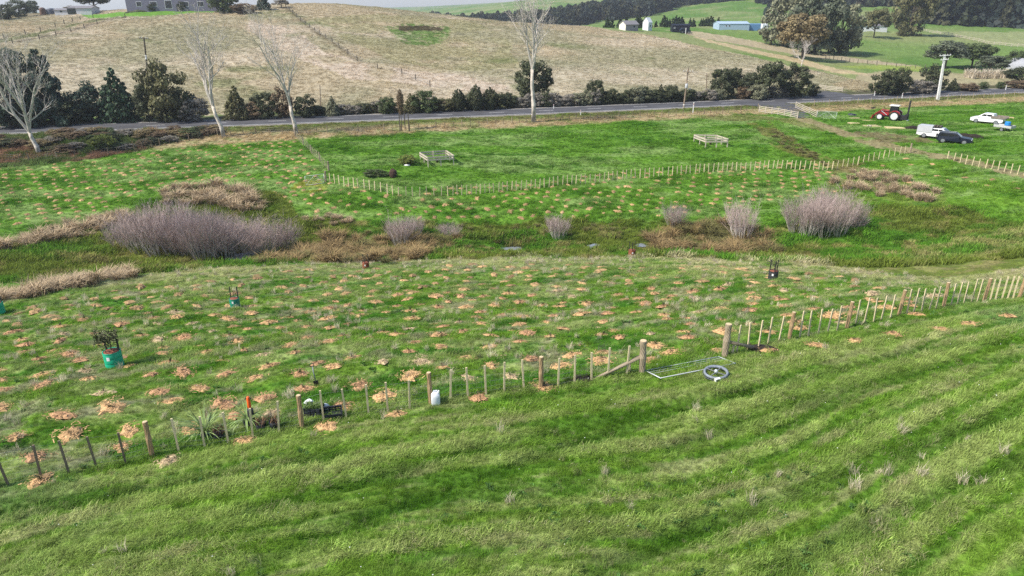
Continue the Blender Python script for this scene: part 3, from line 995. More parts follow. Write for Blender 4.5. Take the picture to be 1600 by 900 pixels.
# pale seed-grass tufts scattered on the slope, thicker at lower right and along the brow
pale_forms = [blade_tuft(260 + i, 46, .13, .22, .48, .010, .30, material=M_STRAW, bend=.9) for i in range(4)]
x, y = field(-46, 56, 8, 72, 2.0, lambda x, y: ~inside(P_WET, x, y) & (np.hypot(x, y) < 74))
ac = y - np.interp(x, FX, FY)
spot = sstep(.56, .72, fbm(x * .5, y * .5, 95, 3)) * .6 + sstep(.5, .7, fbm(x * .3, y * .3, 96, 3)) * .3 * (ac > 1) + sstep(48, 58, np.hypot(x, y)) * .5
px_, py_ = project(x, y, h_base(x, y))
spot = spot * np.where(ac < -1, .22, 1.0)
spot += .9 * np.exp(-((px_ - 1480) / 130) ** 2 - ((py_ - 745) / 55) ** 2)
k = RNG.random(len(x)) < spot
x, y = x[k], y[k]
tint = np.array([[.58, .51, .37]]) * np.exp(RNG.normal(0, .2, (len(x), 1)))
scatter('dry_grass_tufts', np.stack([x, y, H(x, y)], 1), np.stack([RNG.normal(0, .2, len(x)), RNG.normal(0, .2, len(x)), RNG.uniform(0, 6.28, len(x))], 1),
        RNG.uniform(.5, 1.15, len(x)), tint, pale_forms, 'pale dry seed grass in small tufts among the green', 'grass')

# flat broad-leaved weeds among the pasture
dock_forms = [blade_tuft(280 + i, 13, .05, .10, .20, .045, 1.0, spread=3, material=M_BLADE, bend=.5) for i in range(3)]
x, y = field(-40, 50, 8, 50, 1.6, lambda x, y: (vnoise(x * .35, y * .35, 81) > .55) & ~inside(P_WET, x, y))
scatter('broadleaf_weeds', np.stack([x, y, H(x, y)], 1), np.stack([0 * x, 0 * x, RNG.uniform(0, 6.28, len(x))], 1), RNG.uniform(.6, 1.5, len(x)),
        np.array([[.085, .17, .045]]) * np.exp(RNG.normal(0, .25, (len(x), 1))), dock_forms, 'broad-leaved weeds dotted through the near pasture', 'weeds')

# clover and daisy heads
fl = MB()
fl.lathe([(.0, .10), (.014, .11), (.016, .125), (.0, .135)], 6)
flower_me = fl.mesh('flower', mat('flower_white', (.75, .75, .70), .8, .1))
x, y = field(-24, 40, 9, 40, .25, lambda x, y: (y - np.interp(x, FX, FY) < 6))
z = H(x, y)
scatter('white_flowers', np.stack([x, y, z + .06], 1), np.zeros((len(x), 3)), RNG.uniform(.5, .9, len(x)), np.ones((len(x), 3)) * .7, [flower_me], 'tiny white clover heads dotted in the grass', 'flowers')

# grass of the valley floor and of the paddocks up to the road
mid_forms = [blade_tuft(300 + i, 40, .34, .14, .36, .030, .55, material=M_BLADE) for i in range(5)]
x, y = field(-105, 120, 50, 172, 7.0, lambda x, y: (road_d(x, y) < -5.0) & ((np.hypot(x, y) > 72) | inside(P_WET, x, y)))
k = off_mulch(x, y, .34)
for P in (P_TRACK, P_MUD, P_DRIVE):
    k &= ~inside(P, x, y) | (RNG.random(len(x)) < .15)
for (qx, qy, a, b, lv) in POOLS:
    k &= (((x - qx) / a) ** 2 + ((y - qy + .5 * b) / (b * 1.6)) ** 2) > 1.25
x, y = x[k], y[k]
wet = inside(P_WET, x, y)
tint = 1.4 * colour(x, y) * np.exp(RNG.normal(0, .20, len(x)))[:, None]
clump = fbm(x * .3, y * .45, 97, 3)
s_ = RNG.uniform(.7, 1.25, len(x)) * np.where(wet, 1.45, .75) * (.7 + .8 * sstep(.4, .7, clump))
bankk = inside(P_BANK, x, y)
s_[bankk] *= 1.9
rot = np.stack([RNG.normal(0, .15, len(x)), RNG.normal(0, .15, len(x)), lay(x, y, 98)], 1)
scatter('meadow_grass', np.stack([x, y, H(x, y)], 1), rot, s_, tint, mid_forms, 'green grass of the valley floor and the paddocks below the road', 'grass')
print('mid grass', len(x))

# long dry grass on the hill across the road
hill_forms = [blade_tuft(330 + i, 26, .55, .15, .38, .06, .75, material=M_STRAW) for i in range(5)]
x, y = field(-215, 160, 112, 300, 1.9, lambda x, y: (road_d(x, y) > 9.0) & inside(P_HILL, x, y))
tint = 1.35 * colour(x, y) * np.exp(RNG.normal(0, .09, len(x)))[:, None]
rot = np.stack([RNG.normal(0, .15, len(x)), RNG.normal(0, .15, len(x)), RNG.uniform(0, 6.28, len(x))], 1)
lawn = inside(P_LAWN, x, y)
x, y, tint, rot = x[~lawn], y[~lawn], tint[~lawn], rot[~lawn]
scatter('hill_grass', np.stack([x, y, H(x, y)], 1), rot, RNG.uniform(.6, 1.3, len(x)), tint, hill_forms, 'long dry tan grass covering the hill across the road', 'grass')
print('hill grass', len(x), 'mulch', len(mul))

# ---- water in the stream
M_WATER = mat('pool_water', (.20, .225, .25), .04, .1, 3, spec=.5)  # base colour lightened to stand in for the bright sky reflection
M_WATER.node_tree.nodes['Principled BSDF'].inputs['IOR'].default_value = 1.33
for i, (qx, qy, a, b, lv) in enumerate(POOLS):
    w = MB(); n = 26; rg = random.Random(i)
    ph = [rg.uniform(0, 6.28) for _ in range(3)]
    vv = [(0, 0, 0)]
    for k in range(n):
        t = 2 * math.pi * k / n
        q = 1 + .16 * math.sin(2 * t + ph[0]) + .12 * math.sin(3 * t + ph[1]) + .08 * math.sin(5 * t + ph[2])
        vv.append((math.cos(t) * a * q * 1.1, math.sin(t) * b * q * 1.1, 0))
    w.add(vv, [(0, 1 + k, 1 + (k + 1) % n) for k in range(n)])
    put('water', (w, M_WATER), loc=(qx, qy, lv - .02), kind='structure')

# ------------------------------------------------------------------ timber fences
M_POST = mat('tanalised_post', (.36, .245, .135), .85, .30, 5, bump=.3, stretch=(6, 6, .8))
M_POSTG = mat('weathered_post', (.33, .265, .185), .9, .28, 5, bump=.3, stretch=(6, 6, .8))
M_BATT = mat('new_batten', (.60, .50, .31), .85, .22, 6, stretch=(6, 6, .8))
M_BATTD = mat('old_batten', (.20, .150, .105), .9, .3, 6, stretch=(6, 6, .8))
M_END = mat('cut_end_grain', (.56, .44, .27), .9, .25, 40)
M_GALV = mat('galvanised_steel', (.58, .61, .62), .5, .12, 10, metal=.25)
M_WIRE = mat('fence_wire', (.30, .30, .30), .5, .1, 10, metal=.6)
M_STUMP = mat('dark_old_timber', (.10, .085, .065), .9, .3, 6)
M_RAIL = mat('pale_rail', (.48, .42, .335), .8, .18, 5, stretch=(1, 5, 5))

def post_mesh(r, h, seed, m, sides=10):
    rg = random.Random(seed); b = MB()
    b.tube([(0, 0, -.35), (0, 0, h * .5), (0, 0, h - .02), (0, 0, h)], [r * 1.03, r * rg.uniform(.97, 1.03), r * .97, r * .90], sides)
    return b.mesh('post', m)
def end_cap(r, m=None):
    b = MB(); b.lathe([(r * .86, 0), (r * .86, .006), (r * .45, .009)], 12)
    return b.mesh('cut_end', m or M_END)
def batten_mesh(w, t, h, seed, m):
    rg = random.Random(seed); b = MB()
    dx, dy = rg.uniform(-.02, .02), rg.uniform(-.02, .02)
    b.add([(-w / 2, -t / 2, -.08), (w / 2, -t / 2, -.08), (w / 2, t / 2, -.08), (-w / 2, t / 2, -.08),
           (-w / 2 + dx, -t / 2 + dy, h), (w / 2 + dx, -t / 2 + dy, h), (w / 2 + dx, t / 2 + dy, h), (-w / 2 + dx, t / 2 + dy, h)],
          [(0, 3, 2, 1), (4, 5, 6, 7), (0, 1, 5, 4), (1, 2, 6, 5), (2, 3, 7, 6), (3, 0, 4, 7)])
    return b.mesh('batten', m)
BATT = [batten_mesh(.062, .042, 1.16 + .02 * i, i, M_BATT) for i in range(4)]
BATTD = [batten_mesh(.060, .045, 1.10 + .03 * i, 20 + i, M_BATTD) for i in range(3)]
POST = [post_mesh(.085, 1.22 + .03 * i, i, M_POST) for i in range(3)]
POSTG = [post_mesh(.085, 1.20 + .03 * i, 10 + i, M_POSTG) for i in range(3)]
STRAIN = post_mesh(.135, 1.38, 5, M_POSTG, 14)
CAPP, CAPS = end_cap(.080), end_cap(.128)

def stand(p, q=None, jit=.03):
    return (random.gauss(0, jit), random.gauss(0, jit), random.uniform(0, 6.28) if q is None else q)

def wires(root, line, heights, r, net=None, name='wire'):
    o = root.location
    for hgt in heights:
        b = MB()
        b.tube([(p.x - o.x, p.y - o.y, p.z - o.z + hgt) for p in line], r, 3, False)
        put(name, (b, M_WIRE), parent=root)
    if net:
        b = MB(); step, lo, hi = net
        for a, c in zip(line[:-1], line[1:]):
            L = (c - a).length; n = max(1, int(L / step))
            for k in range(n):
                p = a.lerp(c, k / n) - o
                b.add([(p.x - .0018, p.y, p.z + lo), (p.x + .0018, p.y, p.z + lo), (p.x + .0018, p.y, p.z + hi), (p.x - .0018, p.y, p.z + hi)], [(0, 1, 2, 3)])
        put('stay_wire', (b, M_WIRE), parent=root, kind='stuff')

def batten_fence(label, posts, nb, dark_first=False, strain=(), post_set=POST, batt_set=BATT, net=None, heights=(.15, .32, .52, .75, 1.05), wire_r=.0028, post_scale=1.0, group=None, b_scale=1.0, name='batten_fence', cap=True):
    root = thing(name, label, 'fence', posts[0], group=group)
    o = posts[0]
    line = []
    for i, p in enumerate(posts):
        p = Vector((p.x, p.y, hz(p.x, p.y)))
        me = STRAIN if i in strain else random.choice(post_set)
        po = put('post', me, parent=root, loc=p - o, rot=stand(p, jit=.02), scale=post_scale)
        if cap:
            zt = max(v.co.z for v in me.vertices)
            put('cut_end', CAPS if i in strain else CAPP, parent=po, loc=(0, 0, zt + .001))
        line.append(p)
        if i + 1 < len(posts):
            q = posts[i + 1]
            m = nb[i] if hasattr(nb, '__len__') else nb
            ang = math.atan2(q.y - p.y, q.x - p.x)
            for k in range(1, m + 1):
                t = k / (m + 1) + random.uniform(-.012, .012)
                x, y = p.x + (q.x - p.x) * t, p.y + (q.y - p.y) * t
                z = hz(x, y)
                line.append(Vector((x, y, z)))
                bs = BATTD if (dark_first and i == 0) else batt_set
                put('batten', random.choice(bs), parent=root, loc=(x - o.x, y - o.y, z - o.z - .02), rot=(random.gauss(0, .025), random.gauss(0, .03), ang), scale=b_scale)
    if heights:
        wires(root, line, heights, wire_r, net)
    return root, line

# near fence, left run up to the gateway, with its diagonal stay
lp = [at(*p) for p in LEFT_POSTS]
fl_root, fl_line = batten_fence('post and batten fence running across the foreground left of the gateway', lp, 5, True, (5,), net=(.16, .12, .75))
def stay(root, top, foot, r):
    o = root.location; b = MB()
    b.tube([Vector(top) - o, Vector(foot) - o], [r, r * 1.05], 10)
    put('diagonal_stay', (b, M_POSTG, True), parent=root)
p5 = lp[5]
f_ = at(928, 594)
stay(fl_root, p5 + Vector((-.10, -.02, .72)), f_ + Vector((0, 0, .02)), .075)
put('stay_block', post_mesh(.06, .42, 3, M_BATT), parent=fl_root, loc=Vector((p5.x - .45, p5.y + .12, hz(p5.x - .45, p5.y + .12))) - fl_root.location)
# right run
rp = [at(*p) for p in RIGHT_POSTS]
fr_root, fr_line = batten_fence('post and batten fence running right from the gateway to the frame edge', rp, 5, False, (0,), net=None)
p0 = rp[0]
f_ = at(1176, 546)
stay(fr_root, p0 + Vector((.10, 0, .62)), f_ + Vector((0, 0, .10)), .072)
put('stay_block', post_mesh(.05, .40, 4, M_BATT), parent=fr_root, loc=Vector((p0.x + .33, p0.y + .10, hz(p0.x + .33, p0.y + .1))) - fr_root.location)

# far fence beyond the stream, three runs
def fence_pts(pix, spacing):
    w = [at(*p) for p in pix]; out = [w[0]]
    for a, b in zip(w[:-1], w[1:]):
        L = (b - a).length; n = max(1, round(L / spacing))
        for k in range(1, n + 1):
            q = a.lerp(b, k / n); out.append(Vector((q.x, q.y, hz(q.x, q.y))))
    return out
ff1 = fence_pts([(462, 214), (487, 240), (514, 268)], 5.0)
batten_fence('short batten fence climbing from the small gate to the leaning bare tree', ff1, 7, strain=(0, len(ff1) - 1), post_set=POSTG, heights=(.3, .7, 1.05), cap=False)
ff2 = fence_pts([(509, 284), (560, 294), (623, 308), (700, 306), (800, 298), (900, 288), (1000, 278), (1100, 270), (1200, 264), (1300, 266)], 4.6)
batten_fence('long pale batten fence along the planted strip beyond the stream', ff2, 6, strain=(0,), post_set=[post_mesh(.075, 1.2, 31, M_BATT)], heights=(.3, .7, 1.05), cap=False, b_scale=(1.5, 1.5, 1.05))
ff3 = fence_pts([(1300, 266), (1340, 258), (1380, 248), (1422, 239)], 4.6)
batten_fence('batten fence rising from the ditch to the corner post by the track', ff3, 4, strain=(len(ff3) - 1,), post_set=[post_mesh(.075, 1.2, 32, M_BATT)], heights=(.3, .7, 1.05), cap=False, b_scale=(1.4, 1.4, 1))
ff4 = fence_pts([(1422, 239), (1480, 250), (1540, 263), (1600, 275), (1640, 284)], 4.4)
batten_fence('batten fence along the dirt track below the parked utes', ff4[1:], 5, post_set=[post_mesh(.075, 1.2, 33, M_BATT)], heights=(.3, .7, 1.05), cap=False, b_scale=(1.4, 1.4, 1))
# small gate at the corner of the far fence
def tube_gate(label, a, b, hgt, mesh_fill=True, m=M_GALV, name='metal_gate', r=.024, clear=.12, tilt=None):
    a = Vector(a); b = Vector(b); L = (Vector((b.x, b.y, 0)) - Vector((a.x, a.y, 0))).length
    root = thing(name, label, 'gate', a, rz=math.atan2(b.y - a.y, b.x - a.x))
    if tilt is not None:
        root.rotation_euler = tilt
        dz = 0
    else:
        dz = b.z - a.z
    f = MB()
    c = [(0, 0, clear), (L, 0, clear + dz), (L, 0, clear + hgt + dz), (0, 0, clear + hgt)]
    for i in range(4):
        f.tube([c[i], c[(i + 1) % 4]], r, 8)
    put('frame', (f, m, True), parent=root)
    for k in range(1, 5 if tilt is None else 3):
        t = k / 5
        w = MB(); w.tube([(0, 0, clear + hgt * t), (L, 0, clear + hgt * t + dz)], r * .32, 5)
        put('rail', (w, m), parent=root)
    if tilt is not None: return root
    br = MB(); br.tube([(0.02, .01, clear + .02), (L * .5, .01, clear + hgt - .02 + dz * .5)], r * .7, 6); br.tube([(L * .5, .01, clear + hgt - .02 + dz * .5), (L - .02, .01, clear + .02 + dz)], r * .7, 6)
    put('brace', (br, m), parent=root)
    if mesh_fill:
        w = MB(); n = int(L / .16)
        for k in range(1, n):
            w.tube([(L * k / n, 0, clear + dz * k / n), (L * k / n, 0, clear + hgt + dz * k / n)], r * .16, 3, False)
        put('mesh_infill', (w, m), parent=root, kind='stuff')
    return root
tube_gate('small galvanised mesh gate standing ajar at the far fence corner', at(507, 287), at(478, 291), 1.15)
tube_gate('galvanised mesh gate swung open beside the driveway', at(1276, 184.5), at(1306, 187), 1.2)
# gate lying on the grass in the gateway
ga, gb, gc_, gd = at(1008, 583), at(1122, 561), at(1154, 568.5), at(1033, 591)
ex = (gb - ga).normalized(); ey = ((gd - ga) + (gc_ - gb)); ey = (ey - ex * ey.dot(ex)).normalized(); ez = ex.cross(ey)
if ez.z < 0: ez = -ez
# in the gate's own frame: x along it, z across it
R = Matrix((ex, -(ex.cross(ey)), ey)).transposed()
lg = tube_gate('galvanised gate lying flat on the grass in the open gateway', Vector((0, 0, 0)), Vector(((gb - ga).length, 0, 0)), max(.95, min(1.25, (gd - ga).length)), mesh_fill=False, tilt=(0, 0, 0), clear=0.0, r=.021)
lg.rotation_euler = R.to_euler()
lg.location = ga + Vector((0, 0, .10))

# road fence: wire and posts along the verge
def road_line(off, x0, x1, step):
    out = []; x = x0
    while x < x1:
        y = float(np.interp(x, ROAD_X, ROAD_Y)); sl = float(np.interp(x, ROAD_X, np.gradient(ROAD_Y, ROAD_X)))
        k = math.sqrt(1 + sl * sl)
        q = (x - sl / k * off, y + off / k)
        out.append(Vector((q[0], q[1], hz(*q)))); x += step
    return out
RP = [post_mesh(.075, 1.15, 41, M_BATTD, 7), post_mesh(.07, 1.22, 42, M_POSTG, 7)]
rl = fence_pts([(-60, 257), (0, 253), (90, 250), (170, 243), (250, 228), (340, 212), (400, 209), (462, 210), (560, 206), (640, 205), (800, 193), (900, 187), (1000, 183), (1100, 180), (1184, 172)], 4.4)
batten_fence('old grey wire fence with dark posts along the near side of the road', rl, 2, post_set=RP, batt_set=BATTD, heights=(.4, .75, 1.05), cap=False, wire_r=.006, b_scale=(1.15, 1.15, .95), name='road_fence')
rl2 = fence_pts([(1272, 166), (1340, 162), (1440, 158), (1520, 154), (1600, 150), (1660, 147)], 3.2)
batten_fence('pale batten fence along the road behind the tractor', rl2, 3, post_set=[post_mesh(.07, 1.2, 43, M_POSTG, 7)], batt_set=[batten_mesh(.06, .05, 1.15, 61, M_BATTD)], heights=(.4, .75, 1.05), cap=False, wire_r=.006, name='road_fence')
# hill fences
hf1 = fence_pts([(447, 12), (470, 33), (500, 55), (530, 75), (558, 95), (590, 108), (628, 116), (672, 135)], 7.0)
batten_fence('old post fence running down the hillside from the crest', hf1, 0, post_set=[post_mesh(.11, 1.3, 51, M_STUMP, 6)], heights=(.5, 1.0), wire_r=.02, cap=False, name='hill_fence')
hf2 = fence_pts([(-30, 66), (40, 54), (64, 50), (87, 43), (126, 32), (146, 29)], 9.0)
batten_fence('post fence along the upper side of the hill lane below the tanks', hf2, 0, post_set=[post_mesh(.12, 1.4, 52, M_STUMP, 6)], heights=(.5, 1.0), wire_r=.02, cap=False, name='hill_fence')
hf3 = fence_pts([(20, 68), (62, 62), (88, 56), (111, 50), (132, 45), (152, 38), (196, 28)], 9.0)
batten_fence('post fence along the lower side of the hill lane', hf3, 0, post_set=[post_mesh(.12, 1.4, 53, M_STUMP, 6)], heights=(.5, 1.0), wire_r=.02, cap=False, name='hill_fence')
ff5 = fence_pts([(1290, 92), (1340, 99), (1400, 105), (1445, 107)], 3.0)
batten_fence('low fence round the bright strip in the field below the big trees', ff5, 1, post_set=[post_mesh(.09, 1.2, 54, M_STUMP, 6)], batt_set=BATTD, heights=(.6, 1.0), wire_r=.012, cap=False, name='field_fence')

def rail_fence(label, a, b, npanel, nrail, hgt, m=M_RAIL, name='rail_fence', pw=.13):
    a = Vector(a); b = Vector(b)
    root = thing(name, label, 'fence', a)
    d = (b - a); d.z = 0; d.normalize(); s = Vector((-d.y, d.x, 0))
    P = []
    for k in range(npanel + 1):
        q = a.lerp(b, k / npanel); q.z = hz(q.x, q.y); P.append(q - a)
        pb = MB(); pb.box((0, 0, hgt / 2 - .2), (pw, pw, hgt + .4), Matrix.Rotation(math.atan2(d.y, d.x), 3, 'Z'))
        put('post', (pb, m), parent=root, loc=q - a)
    for k in range(npanel):
        for j in range(nrail):
            z = hgt * (j + .75) / (nrail + .25)
            rb = MB(); rb.bar(P[k] + Vector((0, 0, z)) - s * .09 + d * .02, P[k + 1] + Vector((0, 0, z)) - s * .09 - d * .02,   .045, .105 if nrail > 3 else .15)
            put('rail', (rb, m), parent=root)
    return root
rail_fence('pale timber rail fence on the left of the farm driveway', at(1186, 175), at(1246, 185), 6, 4, 1.25)
rail_fence('pale timber rail fence on the right of the farm driveway', at(1243, 169), at(1275, 184), 3, 4, 1.3)
rail_fence('white rail fence beside the side road below the brown hill', at(1280, 139), at(1316, 143), 4, 3, 1.1)
rail_fence('pale double rail fence crossing the far green fields', at(1442, 49), at(1600, 74), 22, 2, 1.3, m=M_RAIL, pw=.16)

# square timber pens round single young trees in the far paddock
def pen(label, corners):
    w = [at(*c) for c in corners]
    c = sum(w, Vector()) / 4
    root = thing('tree_pen', label, 'pen', (c.x, c.y, hz(c.x, c.y)))
    o = root.location
    zt = max(q.z for q in w) + 1.15
    for i in range(4):
        a, b = w[i], w[(i + 1) % 4]
        for t in (0, .5):
            q = a.lerp(b, t); z = hz(q.x, q.y)
            pb = MB(); pb.box((0, 0, (zt - z) / 2 - .1), (.13, .13, zt - z + .1))
            put('post', (pb, M_RAIL), parent=root, loc=Vector((q.x, q.y, z)) - o)
        d = (b - a).normalized(); n_ = Vector((d.y, -d.x, 0)) * .09
        if n_.dot(a.lerp(b, .5) - c) < 0: n_ = -n_
        for zz in (.14, .48):
            rb = MB()
            rb.bar(Vector((a.x, a.y, zt - zz)) - o + n_, Vector((b.x, b.y, zt - zz)) - o + n_, .05, .19)
            put('rail', (rb, M_RAIL), parent=root)
    sp = blade_tuft(77, 60, .15, .5, 1.1, .05, .35, material=mat('young_tree_leaf', (.10, .10, .04), .7, .2))
    put('sapling', sp, parent=root, loc=(0, 0, 0))
    return root
pen('square pale timber pen standing in the middle of the far paddock', [(669, 261), (709, 258.5), (697, 248), (657, 250)])
pen('square pale timber pen near the driveway on the right of the far paddock', [(1102, 231), (1136, 230), (1118, 222), (1084, 222)])

# ------------------------------------------------------------------ things in the gateway and by the near fence
# wire-dispensing wheel lying by the gate
p = at(1118, 588)
w = thing('wire_spinner', 'grey wire spinner wheel with spokes lying on the grass by the gate', 'wire spinner', p + Vector((0, 0, .16)), rot=(.02, -.08, .3))
M_ALU = mat('dull_aluminium', (.20, .225, .26), .5, .25, 12)
b = MB(); b.lathe([(.36, -.04), (.42, -.05), (.44, 0), (.42, .06), (.36, .04), (.35, 0)], 40, closed=True); put('wire_coil', (b, M_ALU, True), parent=w)
b = MB(); b.lathe([(.445, -.07), (.465, -.07), (.465, -.045), (.445, -.045)], 40, closed=True); put('rim', (b, mat('dark_rim', (.09, .10, .12), .5, .1), True), parent=w)
for k in range(4):
    a = k * math.pi / 2 + .5
    b = MB(); b.bar((.05 * math.cos(a), .05 * math.sin(a), .03), (.37 * math.cos(a), .37 * math.sin(a), .03), .03, .025); put('spoke', (b, M_WIRE), parent=w)
b = MB(); b.lathe([(.0, -.03), (.06, -.03), (.06, .09), (.03, .12)], 14); put('hub', (b, M_GALV, True), parent=w)
b = MB(); b.box((-.22, -.44, -.02), (.19, .10, .16)); put('brake_box', (b, mat('white_plastic', (.75, .75, .73), .4, .05)), parent=w)
b = MB(); b.box((-.22, -.492, .0), (.10, .006, .07)); put('brake_label', (b, mat('black_plastic', (.015, .015, .018), .5, .1)), parent=w)

# white jerrycan
p = at(681, 631)
j = thing('jerrycan', 'white plastic jerrycan standing against the fence post', 'jerrycan', p, rz=.15)
b = MB(); b.add([(x * sx, y * sx2, z) for z, sx, sx2 in ((0, .94, .94), (.02, 1, 1), (.33, 1, 1), (.40, .92, .92), (.45, .62, .72), (.47, .5, .66)) for x, y in ((-.15, -.10), (-.12, -.13), (.12, -.13), (.15, -.10), (.15, .10), (.12, .13), (-.12, .13), (-.15, .10))],
             [tuple(range(7, -1, -1)), tuple(range(40, 48))] + [(8 * r + k, 8 * r + (k + 1) % 8, 8 * r + 8 + (k + 1) % 8, 8 * r + 8 + k) for r in range(5) for k in range(8)])
put('body', (b, mat('milky_plastic', (.74, .76, .80), .38, .06, 5), True), parent=j)
b = MB(); b.tube([(-.06, 0, .47), (-.06, 0, .53), (.06, 0, .53), (.08, 0, .47)], .018, 8); put('handle', (b, mat('milky_plastic', (.74, .76, .80), .4)), parent=j)
b = MB(); b.lathe([(.035, .45), (.035, .51), (.03, .52)], 12, c=(.11, 0, 0)); put('cap', (b, mat('cap_white', (.8, .8, .8), .4)), parent=j)

# crates with potted plants behind the fence
M_CRATE = mat('black_crate', (.022, .024, .035), .45, .2, 8)
def crate(label, pix, rz, w=.62, d=.42, h=.28, tilt=0.0):
    p = at(*pix)
    c = thing('plant_crate', label, 'crate', p + Vector((0, 0, .04)), rot=(tilt, 0, rz))
    for sx in (-1, 1):
        for z in (.03, .12, .21, .27):
            b = MB(); b.box((sx * (w / 2), 0, z), (.02, d, .04)); put('slat', (b, M_CRATE), parent=c)
    for sy in (-1, 1):
        for z in (.03, .12, .21, .27):
            b = MB(); b.box((0, sy * (d / 2 - .01), z), (w - .02, .02, .04)); put('slat', (b, M_CRATE), parent=c)
        for sx in (-1, -.35, .35, 1):
            b = MB(); b.box((sx * (w / 2 - .02), sy * (d / 2 + .006), .15), (.04, .012, .29)); put('upright', (b, M_CRATE), parent=c)
    b = MB(); b.box((0, 0, .01), (w - .04, d - .05, .02)); put('base', (b, M_CRATE), parent=c)
    return c
crate('black plastic crate standing empty behind the fence right of the potted seedlings', (520, 652), .2, tilt=.25)
cr = crate('black crate full of small potted seedlings behind the fence', (492, 647), -.1, .55, .45)
M_SEED = mat('seedling_leaf', (.20, .30, .08), .6, .3, 9, island=.35, transl=.2)
seed_me = [blade_tuft(400 + i, 40, .09, .22, .42, .022, .4, material=M_SEED) for i in range(2)]
for k in range(8):
    q = cr.location + Vector((-.2 + .135 * (k % 4), -.10 + .2 * (k // 4), .06))
    t = thing('seedling_pot', 'small leafy seedling in a black pot inside the full crate', 'potted seedling', q, group='seedlings in the crate')
    b = MB(); b.lathe([(.045, 0), (.06, .12), (.055, .12)], 10); put('pot', (b, M_CRATE, True), parent=t)
    put('foliage', seed_me[k % 2], parent=t, loc=(0, 0, .10), rot=(0, 0, k))
for pix, lab in (((484, 633), 'white plastic bag lying behind the crate of seedlings'), ((508, 640), 'crumpled white bag between the two black crates')):
    p = at(*pix); b = MB(); rg = random.Random(pix[0])
    vv = []; n = 12
    for r, z in ((.20, .0), (.23, .09), (.16, .20), (.06, .25)):
        for k in range(n):
            a = 2 * math.pi * k / n; q = r * (1 + .35 * (rg.random() - .5))
            vv.append((math.cos(a) * q, math.sin(a) * q * .7, z + rg.uniform(-.02, .02)))
    b.add(vv, [tuple(range(n - 1, -1, -1)), tuple(range(3 * n, 4 * n))] + [(i * n + k, i * n + (k + 1) % n, i * n + n + (k + 1) % n, i * n + n + k) for i in range(3) for k in range(n)])
    put('plastic_bag', (b, mat('bag_white', (.72, .74, .76), .5, .15, 8)), loc=p + Vector((0, 0, .05)), scale=.75, label=lab, cat='bag')
# flax plants in black planter bags
M_FLAX = mat('flax_leaf', (.22, .31, .10), .5, .3, 5, island=.4, transl=.15)
def strap_plant(label, pix, h, n, seed, droop=1.0, pot=True):
    p = at(*pix)
    t = thing('flax_plant', label, 'plant', p)
    rg = random.Random(seed); b = MB()
    for _ in range(n):
        az = rg.uniform(0, 6.28); L = h * rg.uniform(.7, 1.25); w = .035 * rg.uniform(.7, 1.3)
        out = Vector((math.cos(az), math.sin(az), 0)); sd = Vector((-out.y, out.x, 0)) * w / 2
        ln = rg.uniform(.15, .7); q = out * .05 + Vector((0, 0, .18 if pot else 0)); pts = [q]
        for k in range(5):
            ln += rg.uniform(.10, .36) * droop
            q = q + (out * math.sin(ln) + Vector((0, 0, math.cos(ln)))) * L / 5
            pts.append(q)
        vv = []; 
        for k, q in enumerate(pts):
            ww = (1, 1.1, 1, .8, .55, .08)[k]
            vv += [q - sd * ww, q + sd * ww]
        b.add(vv, [(2 * k, 2 * k + 1, 2 * k + 3, 2 * k + 2) for k in range(5)])
    put('leaves', (b, M_FLAX), parent=t)
    if pot:
        b = MB(); b.lathe([(.13, 0), (.16, .22), (.145, .22), (.14, .19)], 14); put('pot', (b, M_CRATE, True), parent=t)
    return t
strap_plant('bushy potted flax with long pale green leaves behind the left fence', (322, 684), 1.05, 85, 3)
strap_plant('potted flax with arching leaves behind the fence near the orange tool', (388, 664), .85, 45, 4, 1.7)
for k, pix in enumerate(((342, 684), (408, 671), (430, 668))):
    p = at(*pix)
    t = thing('planter_bag', ('black planter bag beside the bushy potted flax', 'brown leafy plant in a black bag behind the fence left of the brown post', 'black planter bag nearest the brown post behind the fence')[k], 'planter bag', p)
    b = MB(); b.lathe([(.15, 0), (.18, .25), (.165, .26), (.15, .22)], 14); put('bag', (b, M_CRATE, True), parent=t)
    put('foliage', blade_tuft(420 + k, 70, .2, .2, .5, .02, .5, material=mat('brown_sedge', (.17, .10, .055), .8, .3, island=.35)), parent=t, loc=(0, 0, .2))
# orange-handled post-hole tool and a planting spade
p = at(394, 660)
t = thing('tool_bag', 'orange and black tool standing upright behind the fence', 'tool', p)
b = MB(); b.lathe([(.05, .55), (.06, .62), (.055, .95), (.035, 1.0)], 12); put('orange_sleeve', (b, mat('safety_orange', (.80, .12, .02), .5, .1), True), parent=t)
b = MB(); b.lathe([(.10, 0), (.11, .3), (.10, .52), (.06, .56)], 12); put('body', (b, mat('tool_black', (.03, .028, .03), .5, .15), True), parent=t)
b = MB(); b.tube([(-.09, 0, .93), (.09, 0, .93)], .032, 8); put('grip', (b, mat('tool_black', (.03, .028, .03), .5)), parent=t)
p = at(495, 603)
t = thing('planting_spade', 'grey planting spade stuck upright in the grass behind the fence', 'spade', p, rot=(.05, -.09, .3))
b = MB(); b.tube([(0, 0, .22), (0, 0, .88)], .022, 10); put('shaft', (b, mat('grey_shaft', (.25, .28, .31), .5, .1), True), parent=t)
b = MB(); b.tube([(-.07, 0, .88), (-.07, 0, 1.0), (.07, 0, 1.0), (.07, 0, .88), (-.07, 0, .88)], .02, 8); put('handle', (b, mat('tool_black', (.03, .028, .03), .5)), parent=t)
b = MB(); b.prism([(-.08, 0), (.08, 0), (.09, .24), (-.09, .24)], -.012, .012); put('blade', (b, mat('tool_black', (.03, .028, .03), .5)), parent=t)

